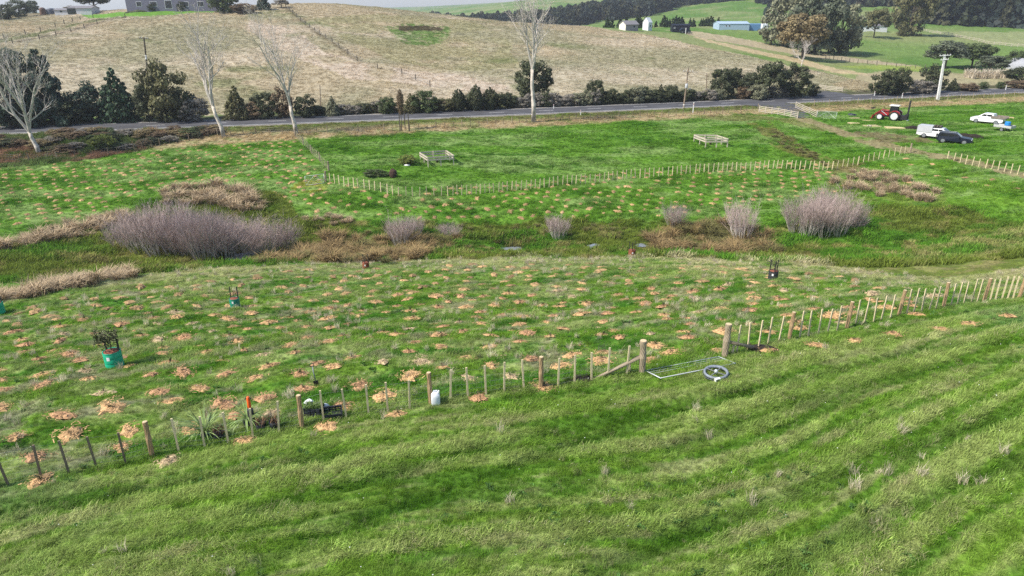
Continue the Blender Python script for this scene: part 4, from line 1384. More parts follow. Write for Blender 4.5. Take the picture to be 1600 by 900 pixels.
# tree guards: drum, ties and stakes round a sapling
M_GREEN = mat('guard_green', (.012, .34, .19), .42, .08, 4)
M_GREEND = mat('guard_dark_green', (.012, .20, .125), .45, .12, 4)
M_DARKG = mat('guard_black', (.030, .032, .034), .6, .15, 4)
M_BRICK = mat('guard_mulch_top', (.22, .075, .045), .9, .3, 14)
M_RUST = mat('guard_rust_brown', (.20, .065, .03), .8, .25, 8)
M_WHITE = mat('white_label', (.80, .80, .80), .5, .05)
M_TWIGLEAF = mat('sapling_leaf', (.055, .062, .022), .7, .3, 6, island=.4)
def guard(label, pix, w_px, drum, leaf=0, stakes=3, top=.95, dh=1.0, lab_rot=-.5):
    p = at(*pix); s = w_px * mpp(p) / .60
    t = thing('tree_guard', label, 'tree guard', p, rz=0, scale=s)
    b = MB()
    prof = [(.29, -.02), (.30, .0)]
    for k in range(3):
        z = dh * (.02 + .19 * k); prof += [(.30, z + .02), (.30, z + .165), (.285, z + .185), (.30, z + .20)]
    prof += [(.30, .62 * dh), (.27, .62 * dh), (.27, .60 * dh)]
    b.lathe(prof, 28); put('drum', (b, drum, True), parent=t)
    b = MB(); b.lathe([(.265, .60 * dh), (.2, .635 * dh), (.05, .65 * dh)], 20); put('mulch_top', (b, M_BRICK), parent=t)
    for k in range(stakes):
        a = (2.75, .35, 4.6)[k]
        b = MB(); b.box((.24 * math.cos(a), .24 * math.sin(a), (top + .05) / 2), (.05, .05, top + .15)); put('stake', (b, M_DARKG), parent=t)
    b = MB()
    for k in range(5):
        a = lab_rot - .18 + .09 * k - math.pi / 2 + .5
        b.add([(.303 * math.cos(a), .303 * math.sin(a), .36 * dh), (.303 * math.cos(a), .303 * math.sin(a), .50 * dh)], [])
    b.f = [(2 * k, 2 * k + 2, 2 * k + 3, 2 * k + 1) for k in range(4)]
    put('paper_label', (b, M_WHITE), parent=t)
    b = MB(); b.tube([(0, 0, .55 * dh), (.02, .01, .9), (-.03, 0, 1.15)], [.022, .018, .01], 6)
    rg = random.Random(int(pix[0]))
    for k in range(7):
        a = rg.uniform(0, 6.28); z = rg.uniform(.7, 1.1)
        b.tube([(0, 0, z), (.22 * math.cos(a), .22 * math.sin(a), z + .22)], [.010, .004], 4)
    put('sapling_stem', (b, mat('sapling_bark', (.11, .085, .06), .9, .2)), parent=t)
    if leaf:
        b = MB()
        for _ in range(leaf):
            a = rg.uniform(0, 6.28); q = .40 * math.sqrt(rg.random()); z = rg.gauss(1.18, .14)
            c = Vector((q * math.cos(a) - .10, q * math.sin(a), z)); d = Vector((rg.gauss(0, 1), rg.gauss(0, 1), rg.gauss(0, .6))).normalized()
            e = d.orthogonal().normalized(); d = d * rg.uniform(.05, .10); e = e * rg.uniform(.012, .028)
            b.add([c - d, c + e, c + d, c - e], [(0, 1, 2, 3)])
        put('sapling_leaves', (b, M_TWIGLEAF), parent=t)
    return t
guard('bright green tree guard with a leafy sapling on the left of the planted slope', (180, 572), 26, M_GREEN, 420, 2)
guard('bright green tree guard cut off by the left edge of the picture', (-1, 489), 17, M_GREEN, 0, 2)
guard('dark green tree guard with bare stakes halfway up the planted slope', (368, 480), 15, M_GREEND, 0, 2, top=1.25)
guard('dark tree guard with a white label near the right brow of the slope', (1207, 437), 14.5, M_DARKG, 90, 3, top=1.25, lab_rot=-1.0)
guard('rust brown tree guard on the brow right of centre', (987, 401), 11, M_RUST, 0, 3, top=1.25)
guard('rust brown tree guard on the brow left of centre by the dead fern', (572, 420), 10.5, M_RUST, 0, 3, top=1.25)
# dark twiggy weeds among the mats
M_WEED = mat('dark_weed', (.075, .065, .055), .9, .3, 6, island=.3)
for i, (pix, s, lab) in enumerate((((938, 552), .55, 'dark twiggy weed behind the fence left of the diagonal stay'), ((748, 560), .40, 'thin dark weed beside a mulch mat behind the mid fence'), ((592, 648), .35, 'low dark weed at the foot of the battens'), ((1165, 487), .35, 'dark stump-like weed on the slope above the right gate post'), ((445, 582), .3, 'grey weed clump among the mats left of centre'))):
    put('weed', blade_tuft(440 + i, 70, .35, .5, 1.1, .012, .5, material=M_WEED), loc=at(*pix), scale=s, label=lab, cat='weed')

# ------------------------------------------------------------------ trees and shrubs
M_BARK = mat('pale_poplar_bark', (.49, .44, .385), .9, .42, 1.6, bump=.3)
M_TWIG = mat('pale_poplar_twigs', (.50, .45, .40), .9, .2, 2)
M_TRUNK = mat('dark_bark', (.10, .08, .06), .9, .3, 4)

def bare_tree(label, base, top_py, crown_l, crown_r, seed, fork=.32, lean=0.0, limbs=4, width=None, lead=True):
    """leafless tree: trunk with limbs that rise steeply and divide into fine twigs"""
    p = at(*base); k = mpp(p); hgt = (base[1] - top_py) * k * 1.06
    spread = max(base[0] - crown_l, crown_r - base[0]) * k
    rg = random.Random(seed)
    t = thing('bare_tree', label, 'tree', p)
    tr = MB(); cr = MB()
    r0 = hgt * .0165
    fz = hgt * fork
    bend = lean * hgt * .06
    tp = [Vector((0, 0, -.3)), Vector((bend * .2, 0, fz * .35)), Vector((bend * .7 - .1, .05, fz * .7)), Vector((bend, 0, fz))]
    tr.tube(tp, [r0 * 1.35, r0 * 1.1, r0 * .95, r0 * .85], 10)
    put('trunk', (tr, M_BARK, True), parent=t)
    segs = 0
    def grow(a, d, L, r, lev):
        nonlocal segs
        n = 4 if lev < 2 else 3
        pts = [a]; q = a; dd = d.copy(); rad = [r]
        for i in range(n):
            dd = (dd + Vector((rg.gauss(0, .16), rg.gauss(0, .16), .08 if lev < 3 else .03))).normalized()
            q = q + dd * L / n; pts.append(q); rad.append(r * (1 - .62 * (i + 1) / n))
        cr.tube(pts, rad, 6 if lev < 1 else (4 if lev < 2 else 3), False)
        segs += n
        if lev >= 4:
            return
        m = (6, 5, 4, 2)[lev]
        for j in range(m):
            u = rg.uniform(.22, 1.0) if lev else rg.uniform(.18, 1)
            i = min(int(u * n), n - 1); f = u * n - i
            b0 = pts[i].lerp(pts[i + 1], f)
            ax = (pts[i + 1] - pts[i]).normalized()
            side = ax.orthogonal().normalized(); side.rotate(Matrix.Rotation(rg.uniform(0, 6.28), 3, ax))
            ang = rg.uniform(.3, 1.0)
            nd = (ax * math.cos(ang) + side * math.sin(ang)).normalized()
            nd = (nd + Vector((0, 0, .22))).normalized()
            grow(b0, nd, L * rg.uniform(.38, .60), max(rad[i] * .5, .0125), lev + 1)
    c_mid = ((crown_l + crown_r) / 2 - base[0]) * k
    half = (crown_r - crown_l) / 2 * k
    for i in range(limbs):
        x = c_mid + half * .75 * (2 * i / max(limbs - 1, 1) - 1) * rg.uniform(.7, 1.05)
        yy = rg.uniform(-.6, .6) * half
        tz = hgt * rg.uniform(.80, .97) if i != limbs // 2 else hgt
        s0 = tp[3] if i % 2 == 0 else tp[2].lerp(tp[3], .7)
        tgt = Vector((x * .8, yy * .8, fz + (tz - fz) * .72))
        d = tgt - s0
        grow(s0, (d.normalized() * 1.0 + Vector((0, 0, -.12))).normalized(), d.length * 1.02, r0 * rg.uniform(.6, .78), 0)
    put('crown', (cr, M_TWIG), parent=t)
    return t
bare_tree('large white bare tree with a spreading crown at the left edge', (62, 241), 58, -12, 92, 5, .18, -.6, 5)
bare_tree('white bare tree leaning left in front of the road, second from left', (350, 214), 44, 278, 352, 8, .26, -.9, 4)
bare_tree('white bare tree by the fence corner, third from left', (463, 209), 42, 410, 474, 12, .24, -.4, 4)
bare_tree('tall straight white bare tree beside the road at centre', (834, 191), 14, 798, 864, 17, .42, -.3, 5)
bare_tree('thin bare young tree beside the driveway shrubs', (1251, 112), 66, 1236, 1262, 19, .3, .1, 3)

# ---- leafless willows by the stream
M_WIL = mat('willow_stem', (.45, .42, .365), .9, .25, 1.2, island=.25)
M_WILT = mat('willow_twig', (.44, .345, .315), .9, .2, 1.0, island=.30)
def willow_mesh(seed, n=34, R=.30):
    """unit shrub, one metre tall: stems fanning from the ground, each breaking into upright twigs"""
    rg = random.Random(seed); st = MB(); tw = MB()
    for _ in range(n):
        az = rg.uniform(0, 6.28); q = R * .55 * math.sqrt(rg.random())
        a = Vector((q * math.cos(az), q * math.sin(az), -.02))
        d = Vector((math.cos(az) * (.10 + q * 1.9), math.sin(az) * (.10 + q * 1.9), 1)).normalized()
        L = rg.uniform(.34, .70)
        m = a + d * L * .5 + Vector((rg.gauss(0, .02), rg.gauss(0, .02), 0)); e = m + (d + Vector((rg.gauss(0, .12), rg.gauss(0, .12), .2))).normalized() * L * .5
        st.tube([a, m, e], [.0072, .006, .0042], 3, False)
        for j in range(9):
            f = rg.uniform(.32, 1)
            b0 = a.lerp(m, f * 2) if f < .5 else m.lerp(e, f * 2 - 1)
            dd = (d + Vector((rg.gauss(0, .46), rg.gauss(0, .46), rg.uniform(.05, .5)))).normalized()
            l2 = rg.uniform(.22, .42) * (1.15 - .25 * f)
            b1 = b0 + dd * l2
            tw.tube([b0, b1], [.0024, .0012], 3, False)
            for k in range(4):
                g = rg.uniform(.3, 1); c0 = b0.lerp(b1, g)
                d3 = (dd + Vector((rg.gauss(0, .45), rg.gauss(0, .45), rg.uniform(0, .4)))).normalized()
                tw.tube([c0, c0 + d3 * rg.uniform(.08, .20)], [.0014, .0007], 3, False)
    return st.mesh('stems', M_WIL), tw.mesh('twigs', M_WILT)
WIL = [willow_mesh(500 + i) for i in range(4)]
def willow(label, pix, h_px, w_px, group=None, k=None):
    p = at(*pix); s = mpp(p)
    h = h_px * s * random.uniform(.9, 1.2); w = w_px * s / .78
    f = WIL[k if k is not None else random.randrange(4)]
    t = thing('willow_shrub', label, 'willow', p, group=group, rot=(random.gauss(0, .05), random.gauss(0, .05), random.uniform(0, 6.28)), scale=(w * random.uniform(.9, 1.1), w, h))
    put('stems', f[0], parent=t); put('twigs', f[1], parent=t)
    return t
gl = 'leafless purple grey willow in the big thicket at the left of the stream'
for pix, h, w in (((190, 388), 42, 46), ((222, 392), 66, 62), ((252, 400), 76, 70), ((285, 404), 80, 76), ((318, 408), 84, 74), ((350, 406), 76, 72), ((384, 400), 66, 68), ((416, 398), 58, 64), ((444, 392), 50, 52),
                  ((240, 382), 64, 60), ((275, 384), 70, 64), ((310, 386), 70, 64), ((345, 386), 62, 64), ((385, 384), 54, 60), ((300, 396), 78, 70), ((265, 394), 70, 70), ((335, 398), 74, 70)):
    willow(gl, pix, h, w, 'willows of the big left thicket')
willow('tall leafless willow rising from the brown fern left of centre', (625, 384), 62, 46)
willow('small leafless willow beside the tall one left of centre', (652, 370), 40, 30)
willow('leafless round willow right of the fern bank at centre left', (703, 371), 30, 30)
willow('leafless round willow on the stream bank at centre', (872, 374), 43, 38)
willow('leafless willow left of the pair above the brown fern at right', (1052, 356), 46, 40)
willow('leafless upright willow on a short stem above the brown fern at right', (1158, 380), 70, 50)
gr = 'leafless willow in the dense thicket at the right of the stream'
for pix, h, w in (((1242, 362), 56, 44), ((1262, 367), 66, 50), ((1285, 370), 76, 54), ((1308, 366), 66, 50), ((1328, 360), 52, 40), ((1275, 356), 66, 52), ((1300, 354), 62, 50)):
    willow(gr, pix, h, w, 'willows of the right thicket')
willow('small pale leafless willow at the right end of the right thicket', (1340, 360), 36, 28)

# ---- rush and sedge tussocks
M_RUSH = mat('brown_rush', (.44, .335, .21), .9, .22, 1.5, island=.35, transl=.1)
M_RUSHG = mat('olive_sedge', (.17, .155, .055), .9, .25, 1.5, island=.4, transl=.1)
M_FERN = mat('dead_fern', (.27, .19, .085), .9, .25, 1.5, island=.4, transl=.1)
def tuss(seed, m, lean=.55, n=190):
    return blade_tuft(seed, n, .26, .55, 1.05, .030, lean, spread=2.0, material=m, bend=.8)
TUS = {'rush': [tuss(600 + i, M_RUSH) for i in range(3)], 'sedge': [tuss(610 + i, M_RUSHG, .75) for i in range(3)], 'fern': [tuss(620 + i, (M_FERN, M_RUSHG, M_FERN)[i], .62) for i in range(3)]}
def bed(kind, P, n, lo, hi, label, group, seed, name='rush_tussock', cat='tussock'):
    rg = np.random.default_rng(seed); got = []
    x0, y0 = P.min(0); x1, y1 = P.max(0); tries = 0
    while len(got) < n and tries < 9000:
        tries += 1
        x, y = rg.uniform(x0, x1), rg.uniform(y0, y1)
        if not inside(P, np.array([x]), np.array([y]))[0]: continue
        if any((x - a) ** 2 + (y - b) ** 2 < (.8 * (lo + hi) / 2) ** 2 for a, b in got): continue
        if any(((x - q[0]) / q[2]) ** 2 + ((y - q[1]) / q[3]) ** 2 < 1.8 for q in POOLS): continue
        got.append((x, y)); s = rg.uniform(lo, hi)
        put(name, TUS[kind][int(rg.integers(0, 3))], loc=(x, y, hz(x, y) - .03), rot=(rg.normal(0, .08), rg.normal(0, .08), rg.uniform(0, 6.28)),
            scale=(s * 1.25, s * 1.25, s), label=label, cat=cat, group=group)
bed('rush', poly((-20, 388), (60, 368), (130, 350), (190, 334), (200, 345), (140, 372), (60, 386), (-20, 396)), 46, 1.2, 2.0, 'brown rush tussock in the strip left of the big willow thicket', 'rushes left of the thicket', 1)
bed('rush', poly((246, 305), (270, 296), (340, 294), (395, 304), (425, 330), (400, 335), (330, 322), (262, 320)), 52, 1.2, 2.2, 'brown rush tussock in the bed behind the big willow thicket', 'rushes behind the thicket', 2)
bed('rush', poly((-20, 468), (60, 452), (140, 436), (205, 428), (215, 434), (150, 446), (70, 462), (-20, 478)), 40, .9, 1.5, 'brown rush tussock along the left brow of the planted slope', 'rushes along the left brow', 3)
bed('rush', poly((1306, 268), (1380, 270), (1470, 300), (1462, 316), (1400, 310), (1330, 300), (1295, 290)), 36, .8, 1.5, 'brown rush tussock in the bed above the right willow thicket', 'rushes above the right thicket', 4)
bed('fern', P_BROWN1, 64, .9, 1.9, 'dead fern and sedge clump on the stream bank left of centre', 'dead ferns left of centre', 5, 'fern_clump', 'fern')
bed('fern', P_BROWN2, 56, .9, 1.9, 'dead fern and sedge clump on the stream bank right of centre', 'dead ferns right of centre', 6, 'fern_clump', 'fern')
bed('sedge', poly((420, 345), (480, 345), (620, 352), (800, 352), (960, 350), (1040, 350), (1040, 380), (900, 378), (700, 392), (560, 372), (450, 380)), 80, .45, .8, 'olive sedge clump on the valley floor along the stream', 'sedges along the stream', 7, 'sedge_clump', 'sedge')
bed('sedge', poly((1190, 200), (1215, 205), (1260, 235), (1310, 252), (1290, 260), (1225, 232)), 46, .5, .8, 'olive brown sedge clump in the drain between the two paddocks', 'sedges in the drain', 8, 'sedge_clump', 'sedge')
bed('rush', poly((460, 338), (520, 335), (560, 350), (500, 356), (465, 350)), 14, .6, .9, 'pale rush clump between the big thicket and the stream bend', 'rushes by the stream bend', 9)

# ---- evergreen shrubs and trees
def leaf_mat(name, rgb, isl=.45):
    return mat(name, rgb, .6, .30, .9, island=isl, transl=.25)
LM = {'conifer': leaf_mat('leaf_conifer', (.048, .092, .044)), 'pine': leaf_mat('leaf_dark_conifer', (.050, .080, .052)),
      'dark': leaf_mat('leaf_dark', (.068, .080, .036)), 'olive': leaf_mat('leaf_olive', (.14, .135, .058)), 'green': leaf_mat('leaf_green', (.085, .115, .040)),
      'brown': leaf_mat('leaf_brown', (.19, .135, .08)), 'grey': leaf_mat('leaf_grey', (.26, .235, .195)), 'greygreen': leaf_mat('leaf_greygreen', (.23, .235, .145)),
      'bluegreen': leaf_mat('leaf_bluegreen', (.115, .135, .085)), 'rust': leaf_mat('leaf_rust', (.23, .18, .09)), 'lime': leaf_mat('leaf_lime', (.18, .21, .04))}
def crown_mesh(shape, seed, n=2200, clumps=64, leaf=.028):
    """unit crown (1 tall, 1 wide): leaves gathered in clumps spread through an uneven volume"""
    rg = np.random.default_rng(seed)
    cs = []
    if shape in ('cone', 'column', 'tiers'):
        zz = np.linspace(.03, .99, 400)
        rr_ = {'cone': .50 * (1 - zz) ** .85 + .02, 'column': .46 * (1 - np.abs(2 * zz - .9) ** 3.0 * .8), 'tiers': (.50 * (1 - zz) ** .7 + .03) * (.78 + .22 * np.cos(zz * 22))}[shape]
        cdf = np.cumsum(np.maximum(rr_, .08)); cdf = cdf / cdf[-1]
        for i in range(clumps * 2):
            j = int(np.searchsorted(cdf, (i + rg.random()) / (clumps * 2)))
            j = min(j, 399); z = zz[j]; a = i * 2.39996 + rg.normal(0, .3)
            q = rr_[j] * rg.uniform(.45, 1.02)
            cs.append((q * math.cos(a), q * math.sin(a), z, max(.028, .24 * rr_[j]) * rg.uniform(.8, 1.25)))
        clumps = len(cs)
    while len(cs) < clumps:
        z = rg.uniform(.05, 1.0); a = rg.uniform(0, 6.28)
        if shape == 'cone': rm = .50 * (1 - z) ** .85 + .03
        elif shape == 'column': rm = .46 * (1 - abs(2 * z - .9) ** 3.0 * .8)
        elif shape == 'flat':
            if z < .45: continue
            rm = .50 * math.sqrt(max(0, 1 - ((z - .62) / .42) ** 2))
        elif shape == 'tiers':
            rm = .50 * (1 - z) ** .6 * (.65 + .35 * math.cos(z * 18)) + .04
        else: rm = .50 * math.sqrt(max(0.02, 1 - ((z - .52) / .50) ** 2))
        if rg.random() > rm / .5 + .08: continue
        q = rm * rg.uniform(.15, 1.0) ** .5
        q *= 1 + (.10 if shape in ('cone', 'column') else .22) * math.sin(3 * a + seed)
        cs.append((q * math.cos(a), q * math.sin(a), z, rg.uniform(.08, .17) * (.65 if shape in ('cone', 'column') else 1)))
    cs = np.array(cs)
    pick = rg.integers(0, clumps, n)
    d = rg.normal(size=(n, 3)); d /= np.linalg.norm(d, axis=1)[:, None]
    rr = cs[pick, 3] * rg.uniform(.35, 1.1, n) ** .5
    c = cs[pick, :3] + d * rr[:, None] * np.array([1.1, 1.1, .75])
    c[:, 2] = np.clip(c[:, 2], .0, 1.1)
    nn = d * .9 + rg.normal(size=(n, 3)) * .38 + np.array([0, 0, .35]); nn /= np.linalg.norm(nn, axis=1)[:, None]
    t = np.cross(nn, rg.normal(size=(n, 3))); t /= np.linalg.norm(t, axis=1)[:, None]
    b = np.cross(nn, t)
    s = leaf * rg.uniform(.6, 1.5, n)[:, None]
    v = np.stack([c - t * s, c + b * s * .7, c + t * s, c - b * s * .7], 1).reshape(-1, 3)
    f = np.arange(4 * n).reshape(n, 4)
    me = bpy.data.meshes.new('crown')
    me.from_pydata(v.tolist(), [], f.tolist())
    return me, cs
FORMS = {}
def form(shape, k, colour_):
    key = (shape, k, colour_)
    if key not in FORMS:
        me, cs = crown_mesh(shape, 700 + 13 * k + len(shape), n=5600 if shape in ('round', 'flat', 'tiers') else 4600)
        me.materials.append(LM[colour_])
        b = MB(); b.tube([(0, 0, -.05), (.01, 0, .3), (0, .01, .75)], [.028, .022, .008], 6)
        for q in cs[::4]:
            b.tube([(0, 0, max(.05, q[2] * .5)), (q[0] * .5, q[1] * .5, q[2] * .8), (q[0], q[1], q[2])], [.012, .008, .003], 4, False)
        FORMS[key] = (me, b.mesh('trunk', M_TRUNK))
    return FORMS[key]
def plant(name, label, pix, h_px, w_px, shape, colour_, cat='shrub', group=None, k=None, lift=0.0, pos=None):
    p = at(*pix) if pos is None else pos
    s = mpp(p)
    me, tk = form(shape, random.randrange(3) if k is None else k, colour_)
    t = thing(name, label, cat, p, rz=random.uniform(0, 6.28), group=group, scale=(w_px * s * .98, w_px * s * .98, h_px * s * .95))
    put('crown', me, parent=t, loc=(0, 0, lift)); put('trunk', tk, parent=t)
    return t
# left group beyond the road
plant('conifer_tree', 'huge dark conifer at the left edge behind the white tree', (18, 197), 118, 92, 'round', 'pine', 'tree')
plant('conifer_tree', 'big shaggy dark conifer right of the huge one at left', (82, 195), 118, 86, 'tiers', 'pine', 'tree', k=1)
plant('conifer_tree', 'dark green cone-shaped conifer between the big conifers and the olive tree', (189, 190), 84, 66, 'cone', 'conifer', 'tree')
plant('shrub', 'dark low conifer left of the cone-shaped one', (146, 191), 60, 56, 'round', 'pine')
plant('shrub', 'black-green bush under the big conifers at left', (120, 193), 38, 56, 'round', 'dark')
plant('shrub', 'black-green bush at the roadside at the far left', (45, 196), 40, 80, 'round', 'dark')
plant('evergreen_tree', 'brown-olive evergreen beside the power pole on the left', (262, 190), 92, 64, 'round', 'olive', 'tree')
plant('shrub', 'dark shrub at the left foot of the brown-olive evergreen', (236, 190), 58, 40, 'round', 'dark')
plant('shrub', 'grey twiggy shrub between two dark shrubs behind the leaning tree', (306, 189), 36, 44, 'round', 'grey')
plant('shrub', 'dark shrub right of the brown-olive evergreen', (288, 189), 50, 40, 'round', 'dark')
plant('shrub', 'dark olive dome shrub right of the leaning white tree', (372, 187), 54, 46, 'cone', 'olive')
plant('shrub', 'small brown shrub left of the third white tree', (396, 186), 26, 32, 'round', 'brown')
plant('shrub', 'dark shrub just left of the third white tree', (415, 185), 40, 38, 'round', 'dark')
plant('shrub', 'dark brown shrub behind the third white tree', (444, 184), 46, 34, 'round', 'brown')
plant('shrub', 'dark shrub just right of the third white tree', (478, 183), 34, 36, 'round', 'dark')
plant('shrub', 'light green cone shrub by the thin pole', (520, 181), 32, 26, 'cone', 'greygreen')
plant('shrub', 'green shrub left of the brown columnar tree', (606, 178), 26, 28, 'round', 'green')
plant('shrub', 'olive shrub just right of the brown columnar tree', (642, 177), 32, 28, 'cone', 'olive')
plant('shrub', 'rounded dark green shrub right of the brown columnar tree', (664, 176), 34, 38, 'round', 'green')
plant('shrub', 'low green-brown shrub left of the three dark bushes', (694, 174), 20, 34, 'round', 'olive')
plant('shrub', 'first of three dark upright bushes near centre', (717, 174), 37, 22, 'column', 'dark')
plant('shrub', 'tallest of three dark upright bushes near centre', (744, 173), 42, 26, 'column', 'dark', k=1)
plant('shrub', 'right of three dark upright bushes near centre', (766, 172), 37, 22, 'column', 'dark', k=2)
plant('evergreen_tree', 'dark round evergreen behind the tall straight white tree', (832, 158), 62, 54, 'round', 'dark', 'tree')
plant('shrub', 'dark dome bush standing above the hedge right of centre', (930, 163), 38, 28, 'round', 'dark')
plant('shrub', 'small dark cone bush in the hedge left of the leaning pole', (1031, 160), 29, 22, 'cone', 'dark')
# low hedge: grey-flowered and brown scrub along the far side of the road
hk = 0
for x_ in list(range(498, 612, 14)) + [634, 655, 682] + list(range(705, 800, 15)) + list(range(800, 1100, 13)) + [1108, 1122, 1160, 1182, 1205, 1225]:
    ey_ = np.interp(x_, [0, 400, 800, 1200, 1600], [198.5, 184.5, 169.5, 153.8, 138])
    hh = (16 if x_ < 700 else 21 if x_ < 1060 else 17) * random.uniform(.75, 1.25)
    c_ = random.choice(['grey', 'grey', 'brown', 'dark', 'greygreen', 'dark'])
    tag(plant('hedge_shrub', 'low %s scrub bush in the roadside hedge' % {'grey': 'grey flowering', 'brown': 'brown', 'dark': 'dark', 'greygreen': 'grey-green'}[c_], (x_, ey_ - .8), hh, 24 * random.uniform(.8, 1.2), 'round', c_), group='%s hedge bushes' % c_)
# right of the leaning pole
plant('evergreen_tree', 'dark evergreen at the left of the clump by the driveway', (1128, 153), 45, 38, 'round', 'dark', 'tree', k=0)
plant('evergreen_tree', 'thin dark evergreen behind the driveway clump', (1145, 152), 44, 24, 'flat', 'dark', 'tree', k=1)
plant('evergreen_tree', 'dark bushy evergreen in the middle of the driveway clump', (1170, 153), 38, 40, 'round', 'dark', 'tree', k=1)
plant('shrub', 'round grey-green bush in front of the driveway clump', (1184, 156), 24, 30, 'round', 'greygreen')
plant('evergreen_tree', 'tallest dark evergreen of the driveway clump', (1200, 154), 54, 46, 'flat', 'dark', 'tree', k=0)
plant('evergreen_tree', 'dark evergreen at the right end of the driveway clump', (1240, 152), 50, 48, 'round', 'dark', 'tree', k=2)
plant('shrub', 'small dark bush at the corner of the side road', (1270, 150), 18, 20, 'round', 'dark')
plant('evergreen_tree', 'dark evergreen left of the white concrete pole, nearest the side road', (1378, 149), 38, 34, 'round', 'dark', 'tree')
plant('evergreen_tree', 'dark evergreen with a taller head next left of the white pole', (1402, 148), 40, 36, 'round', 'dark', 'tree', k=1)
plant('shrub', 'grey scrub at the foot of the evergreens by the white pole', (1436, 146), 20, 40, 'round', 'grey')
plant('evergreen_tree', 'dark brownish evergreen just left of the white pole', (1454, 144), 42, 36, 'round', 'dark', 'tree', k=2)
plant('shrub', 'small dark bush just right of the white pole', (1488, 142), 20, 22, 'cone', 'dark')
plant('shrub', 'brown scrub right of the white pole', (1512, 142), 12, 34, 'round', 'brown')
plant('shrub', 'little round dark bush on the far roadside, left of two', (1536, 140), 12, 13, 'round', 'green')
plant('shrub', 'little round dark bush on the far roadside, right of two', (1562, 139), 11, 13, 'round', 'green')
plant('shrub', 'dark bush below the rounded shed at the right edge', (1594, 131), 26, 44, 'round', 'dark')
plant('shrub', 'brown scrub on the roadside at the right edge', (1590, 138), 12, 40, 'round', 'brown')
# trees in the fields
plant('evergreen_tree', 'big grey-green tree with dead branches right of the blue shed', (1222, 72), 78, 64, 'round', 'greygreen', 'tree', k=0)
plant('evergreen_tree', 'tall dark grey-green tree in the middle of the field clump', (1270, 84), 96, 74, 'round', 'bluegreen', 'tree', k=1)
plant('evergreen_tree', 'broad grey-green tree at the right of the field clump', (1310, 84), 78, 62, 'round', 'greygreen', 'tree', k=2)
plant('evergreen_tree', 'low spreading rust-brown tree in front of the field clump', (1253, 92), 66, 74, 'flat', 'rust', 'tree', k=1)
plant('evergreen_tree', 'dark low-branched tree at the right foot of the field clump', (1312, 84), 34, 50, 'flat', 'bluegreen', 'tree', k=2)
plant('evergreen_tree', 'small olive tree on a pale trunk in front of the white house', (1365, 59), 42, 38, 'flat', 'olive', 'tree', k=0)
plant('evergreen_tree', 'very tall olive-brown evergreen beside the far green field', (1420, 56), 92, 62, 'round', 'olive', 'tree', k=1)
plant('evergreen_tree', 'wide flat-topped dark tree behind the white pole, left half', (1476, 107), 40, 54, 'flat', 'bluegreen', 'tree', k=2)
plant('evergreen_tree', 'wide flat-topped olive tree behind the white pole, right half', (1518, 106), 36, 60, 'flat', 'green', 'tree', k=0)
plant('evergreen_tree', 'low dark spreading tree right of the flat-topped pair', (1545, 116), 28, 44, 'flat', 'bluegreen', 'tree', k=1)
plant('shrub', 'dark bush behind the rounded shed at the right edge', (1588, 106), 26, 34, 'round', 'green')
plant('conifer_tree', 'dark conifer left of the field clump above the blue shed', (1197, 27), 17, 12, 'column', 'pine', 'tree')
# hilltop trees
plant('evergreen_tree', 'dark spreading tree on a bare trunk on the hilltop lawn', (149, 18.5), 34, 52, 'flat', 'dark', 'tree', k=1)
plant('evergreen_tree', 'dark green tree right of the hilltop house', (350, 20), 36, 42, 'round', 'green', 'tree')
plant('shrub', 'dark scrub on the hilltop right of the house', (382, 21), 15, 34, 'round', 'brown')
plant('conifer_tree', 'dark conifer on the hilltop skyline left of the hill fence', (412, 16), 26, 26, 'cone', 'pine', 'tree')
plant('shrub', 'small grey tree on the skyline by the hill fence', (440, 12), 12, 22, 'flat', 'grey')
plant('evergreen_tree', 'dark tree on the hilltop left of the brown tank', (52, 21.5), 20, 18, 'round', 'bluegreen', 'tree')
plant('evergreen_tree', 'dark tree on the hilltop second from the left edge', (32, 27), 26, 34, 'round', 'bluegreen', 'tree')
plant('evergreen_tree', 'dark tree on the hilltop at the left edge', (6, 30), 22, 30, 'round', 'dark', 'tree')
plant('shrub', 'grey leafless bush beside the hilltop sheds', (112, 18), 9, 22, 'round', 'grey')
plant('shrub', 'dark shrub against the hilltop house wall, left of three', (238, 18), 12, 13, 'round', 'dark')
plant('shrub', 'dark shrub against the hilltop house wall, middle of three', (286, 16.5), 14, 15, 'round', 'dark')
plant('shrub', 'dark shrub against the hilltop house wall, right of three', (318, 16), 11, 16, 'round', 'green')
# brown columnar tree with its stakes, on the near verge
p = at(628, 204)
s = mpp(p)
t = thing('columnar_tree', 'narrow brown columnar tree tied between dark stakes by the road fence', 'tree', p)
me, _t = form('column', 1, 'brown')
put('crown', me, parent=t, loc=(0, 0, 24 * s), scale=(11 * s, 11 * s, 40 * s))
b = MB(); b.tube([(0, 0, -.1), (0, 0, 30 * s)], [.07, .05], 6); put('trunk', (b, M_TRUNK), parent=t)
for dx, dy in ((-2.0, -.6), (11.5, -.4), (3.5, 1.2)):
    b = MB(); b.box((dx * s, dy, 13.5 * s), (.14, .14, 28 * s)); put('stake', (b, M_STUMP), parent=t)
